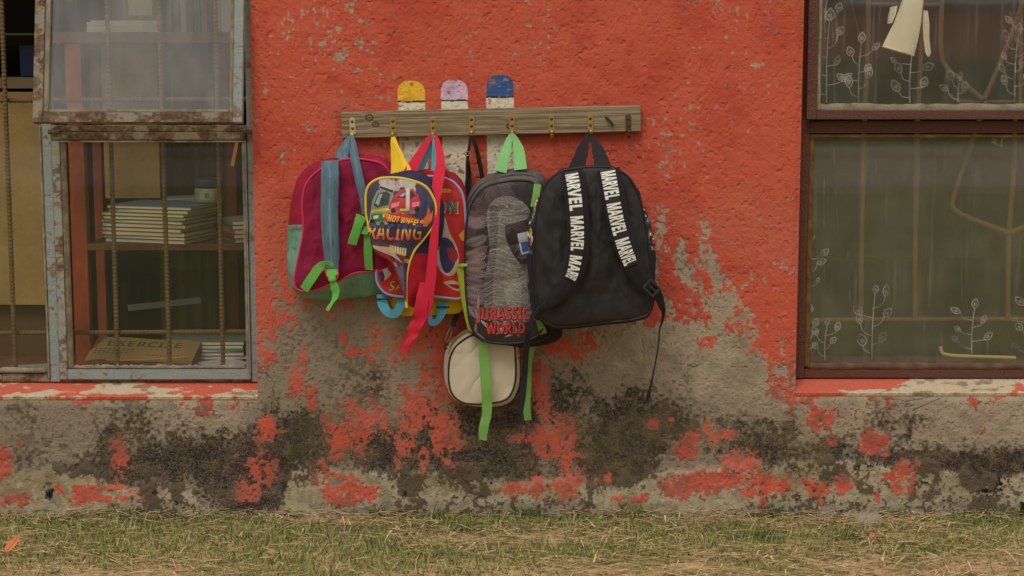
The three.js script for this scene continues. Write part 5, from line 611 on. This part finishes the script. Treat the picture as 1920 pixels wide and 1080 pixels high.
// fallen leaf, stones, litter
{
  const leaf = thing('fallen_leaf', 'curled orange dry leaf lying on the grass', 'leaf'), g = new THREE.PlaneGeometry(0.032, 0.085, 8, 14), p = g.attributes.position; for (let i = 0; i < p.count; i++) { const s = p.getY(i) / 0.0425, w = Math.sqrt(Math.max(0, 1 - s * s)) * (1 - 0.25 * s); const x = p.getX(i) * w; p.setXYZ(i, x, p.getY(i), Math.abs(x) * 0.5 + 0.01 * s * s); } g.computeVertexNormals(); part('blade', g, mat([206, 116, 62], 0.7, { side: THREE.DoubleSide }), leaf); part('stalk', tube([new THREE.Vector3(0, -0.042, 0.008), new THREE.Vector3(0, 0, 0.001), new THREE.Vector3(0, 0.04, 0.008)], 0.0012, 16), mat([150, 84, 44], 0.8), leaf);
  const a = G(25, 1040); leaf.position.set(a.x, 0.026, a.z); leaf.rotation.set(-0.75, 0.0, -0.5); leaf.scale.setScalar(0.62);
  const stone = (u, v, w, h, d, c, label, seed) => { const s = new THREE.IcosahedronGeometry(1, 4), q = s.attributes.position; for (let i = 0; i < q.count; i++) { const x = q.getX(i), y = q.getY(i), z = q.getZ(i), k = 0.75 + 0.5 * fbm(x * 1.6 + seed, y * 1.6 + z * 1.3 + seed, 3); q.setXYZ(i, x * k * w, y * k * h, z * k * d); } const m = mergeVertices(s, 1e-6); m.computeVertexNormals(); const b = G(u, v); m.translate(b.x, h * 0.6, b.z); one('stone', m, mat(c, 0.95, { bumpMap: rep(grainy, 1), bumpScale: 0.003 }), label, 'stone'); };
  stone(1630, 988, 0.038, 0.024, 0.022, [172, 156, 128], 'pale flat stone lying close to the foot of the wall', 3); stone(1748, 1048, 0.014, 0.007, 0.01, [196, 188, 176], 'small white pebble lying out on the open grass', 8); stone(650, 1003, 0.011, 0.006, 0.008, [190, 178, 166], 'small pinkish white pebble in the straw below the bags', 12); stone(1410, 968, 0.03, 0.012, 0.016, [112, 98, 74], 'brown clod against the wall among grass tufts', 16);
  one('red_wrapper_scrap', (() => { const s = new THREE.PlaneGeometry(0.012, 0.012, 4, 4), q = s.attributes.position; for (let i = 0; i < q.count; i++) q.setZ(i, 0.006 * vn(q.getX(i) * 300, q.getY(i) * 300)); s.computeVertexNormals(); const b = G(1636, 1016); s.rotateX(-0.9); s.translate(b.x, 0.016, b.z); return s; })(), mat([226, 84, 50], 0.5, { side: THREE.DoubleSide }), 'tiny red wrapper scrap in the straw near the flat stone', 'scrap');
  // small weed with round leaves in the right corner of the wall foot
  const w = thing('weed', 'small broad leaved weed at the foot of the wall under the brown window', 'weed'), b = G(1918, 966), r = rng(5); for (let k = 0; k < 7; k++) { const lg = new THREE.CircleGeometry(0.014 + 0.006 * r(), 10); lg.scale(0.7, 1, 1); lg.translate(0, 0.016, 0); lg.rotateX(-0.7 - 0.5 * r()); lg.rotateY(k * 0.9 + r()); lg.translate(b.x + (r() - .5) * 0.02, 0.012 + 0.016 * r(), 0.05 + (r() - .5) * 0.02); part('leaf', lg, mat([74, 104, 40], 0.6, { side: THREE.DoubleSide }), w); } part('stem', tube([new THREE.Vector3(b.x, 0, 0.05), new THREE.Vector3(b.x + 0.003, 0.03, 0.05)], 0.0018, 8), mat([96, 110, 60], 0.7), w);
}

// ================================================================ ACROSS THE LAWN (mirrored in the panes)
{
  const st = (name, g, m, label) => { const o = part(name, g, m, scene); o.userData = { kind: 'structure', label }; return o; };
  const road = new THREE.PlaneGeometry(120, 4).rotateX(-Math.PI / 2).translate(0, 0.006, 13.2); st('road', road, mat([150, 140, 122], 0.95), 'pale gravel road across the lawn');
  { const g = new THREE.PlaneGeometry(120, 8.8).rotateX(-Math.PI / 2).translate(0, 0.004, 6.7), uv = g.attributes.uv, p = g.attributes.position; for (let i = 0; i < p.count; i++) uv.setXY(i, p.getX(i) / 3, p.getZ(i) / 3); st('lawn', g, new THREE.MeshPhysicalMaterial({ map: mottle(base(118, 124, 56), base(92, 96, 44), 33), roughness: 1 }), 'green lawn between the trodden edge and the gravel road'); }
  one('kerb', box(-60, 0, 15.6, 60, 0.12, 15.8, 0.01), mat([200, 196, 184], 0.8), 'long white painted kerb beyond the gravel road', 'kerb');
  const prof = [[16, 0.0], [20, 0.9], [24, 1.9], [27, 2.9], [34, 3.6], [60, 5], [90, 6]], mk = (a, b2, m, label) => { const pos = [], idx = [], nx = 60, rows = prof.slice(a, b2 + 1); rows.forEach(([z, y]) => { for (let i = 0; i <= nx; i++) { const x = -90 + 180 * i / nx; pos.push(x, y + 0.5 * (vn(x * 0.2, z) - 0.5) * (z > 17 ? 1 : 0), z); } }); for (let j = 0; j < rows.length - 1; j++) for (let i = 0; i < nx; i++) { const k = j * (nx + 1) + i; idx.push(k, k + nx + 1, k + 1, k + 1, k + nx + 1, k + nx + 2); } const g = new THREE.BufferGeometry(); g.setAttribute('position', new THREE.Float32BufferAttribute(pos, 3)); g.setIndex(idx); g.computeVertexNormals(); st('terrain', g, m, label).name = numbered('terrain'); };
  mk(0, 2, mat([88, 88, 44], 1), 'grass slope rising beyond the kerb'); mk(2, 4, mat([136, 82, 54], 1), 'bare red earth bank above the grass slope'); mk(4, 6, mat([84, 86, 42], 1), 'grass hill behind the earth bank');
  const leafM = new THREE.MeshPhysicalMaterial({ color: col(72, 84, 38), roughness: 0.8, side: THREE.DoubleSide }), bark = mat([92, 76, 58], 0.95), r = rng(99);
  const crown = new THREE.BufferGeometry(), pos = [], idx = []; for (let k = 0; k < 2600; k++) { const a = r() * 6.28, h = r(), R = (1.9 * Math.sin(Math.PI * (0.12 + 0.8 * h)) + 0.2) * (0.4 + 0.6 * Math.sqrt(r())) * (0.75 + 0.5 * vn(a * 2, h * 5)), c = new THREE.Vector3(Math.cos(a) * R, 1.6 + h * 3.4, Math.sin(a) * R), s = 0.16 + 0.14 * r(), u = new THREE.Vector3(r() - 0.5, r() - 0.5, r() - 0.5).normalize(), w = new THREE.Vector3(r() - 0.5, r() - 0.5, r() - 0.5).cross(u).normalize(), o = pos.length / 3; for (const [x, y] of [[-1, -.5], [1, -.5], [1, .5], [-1, .5]]) { const q = c.clone().addScaledVector(u, x * s).addScaledVector(w, y * s); pos.push(q.x, q.y, q.z); } idx.push(o, o + 1, o + 2, o, o + 2, o + 3); } crown.setAttribute('position', new THREE.Float32BufferAttribute(pos, 3)); crown.setIndex(idx); crown.computeVertexNormals();
  const trunk = mergeGeometries([tube([new THREE.Vector3(0, -0.4, 0), new THREE.Vector3(0.05, 1.2, 0), new THREE.Vector3(-0.05, 2.6, 0.05)], 0.14, 12), tube([new THREE.Vector3(0, 1.4, 0), new THREE.Vector3(0.5, 2.4, 0.2), new THREE.Vector3(0.9, 3.2, 0.3)], 0.07, 10), tube([new THREE.Vector3(0, 1.6, 0), new THREE.Vector3(-0.5, 2.6, -0.2), new THREE.Vector3(-0.8, 3.4, -0.3)], 0.06, 10)]);
  for (let k = 0; k < 12; k++) { const t = thing('tree', 'leafy tree standing on the hill behind the earth bank', 'tree', 'trees on the hill across the lawn'); part('trunk', trunk, bark, t); part('crown', crown, leafM, t); t.position.set(-26 + k * 4.7 + r() * 2, 3.3, 30 + r() * 7); t.rotation.y = r() * 6; t.scale.setScalar(1.1 + 0.6 * r()); }
}
renderer.render(scene, camera);
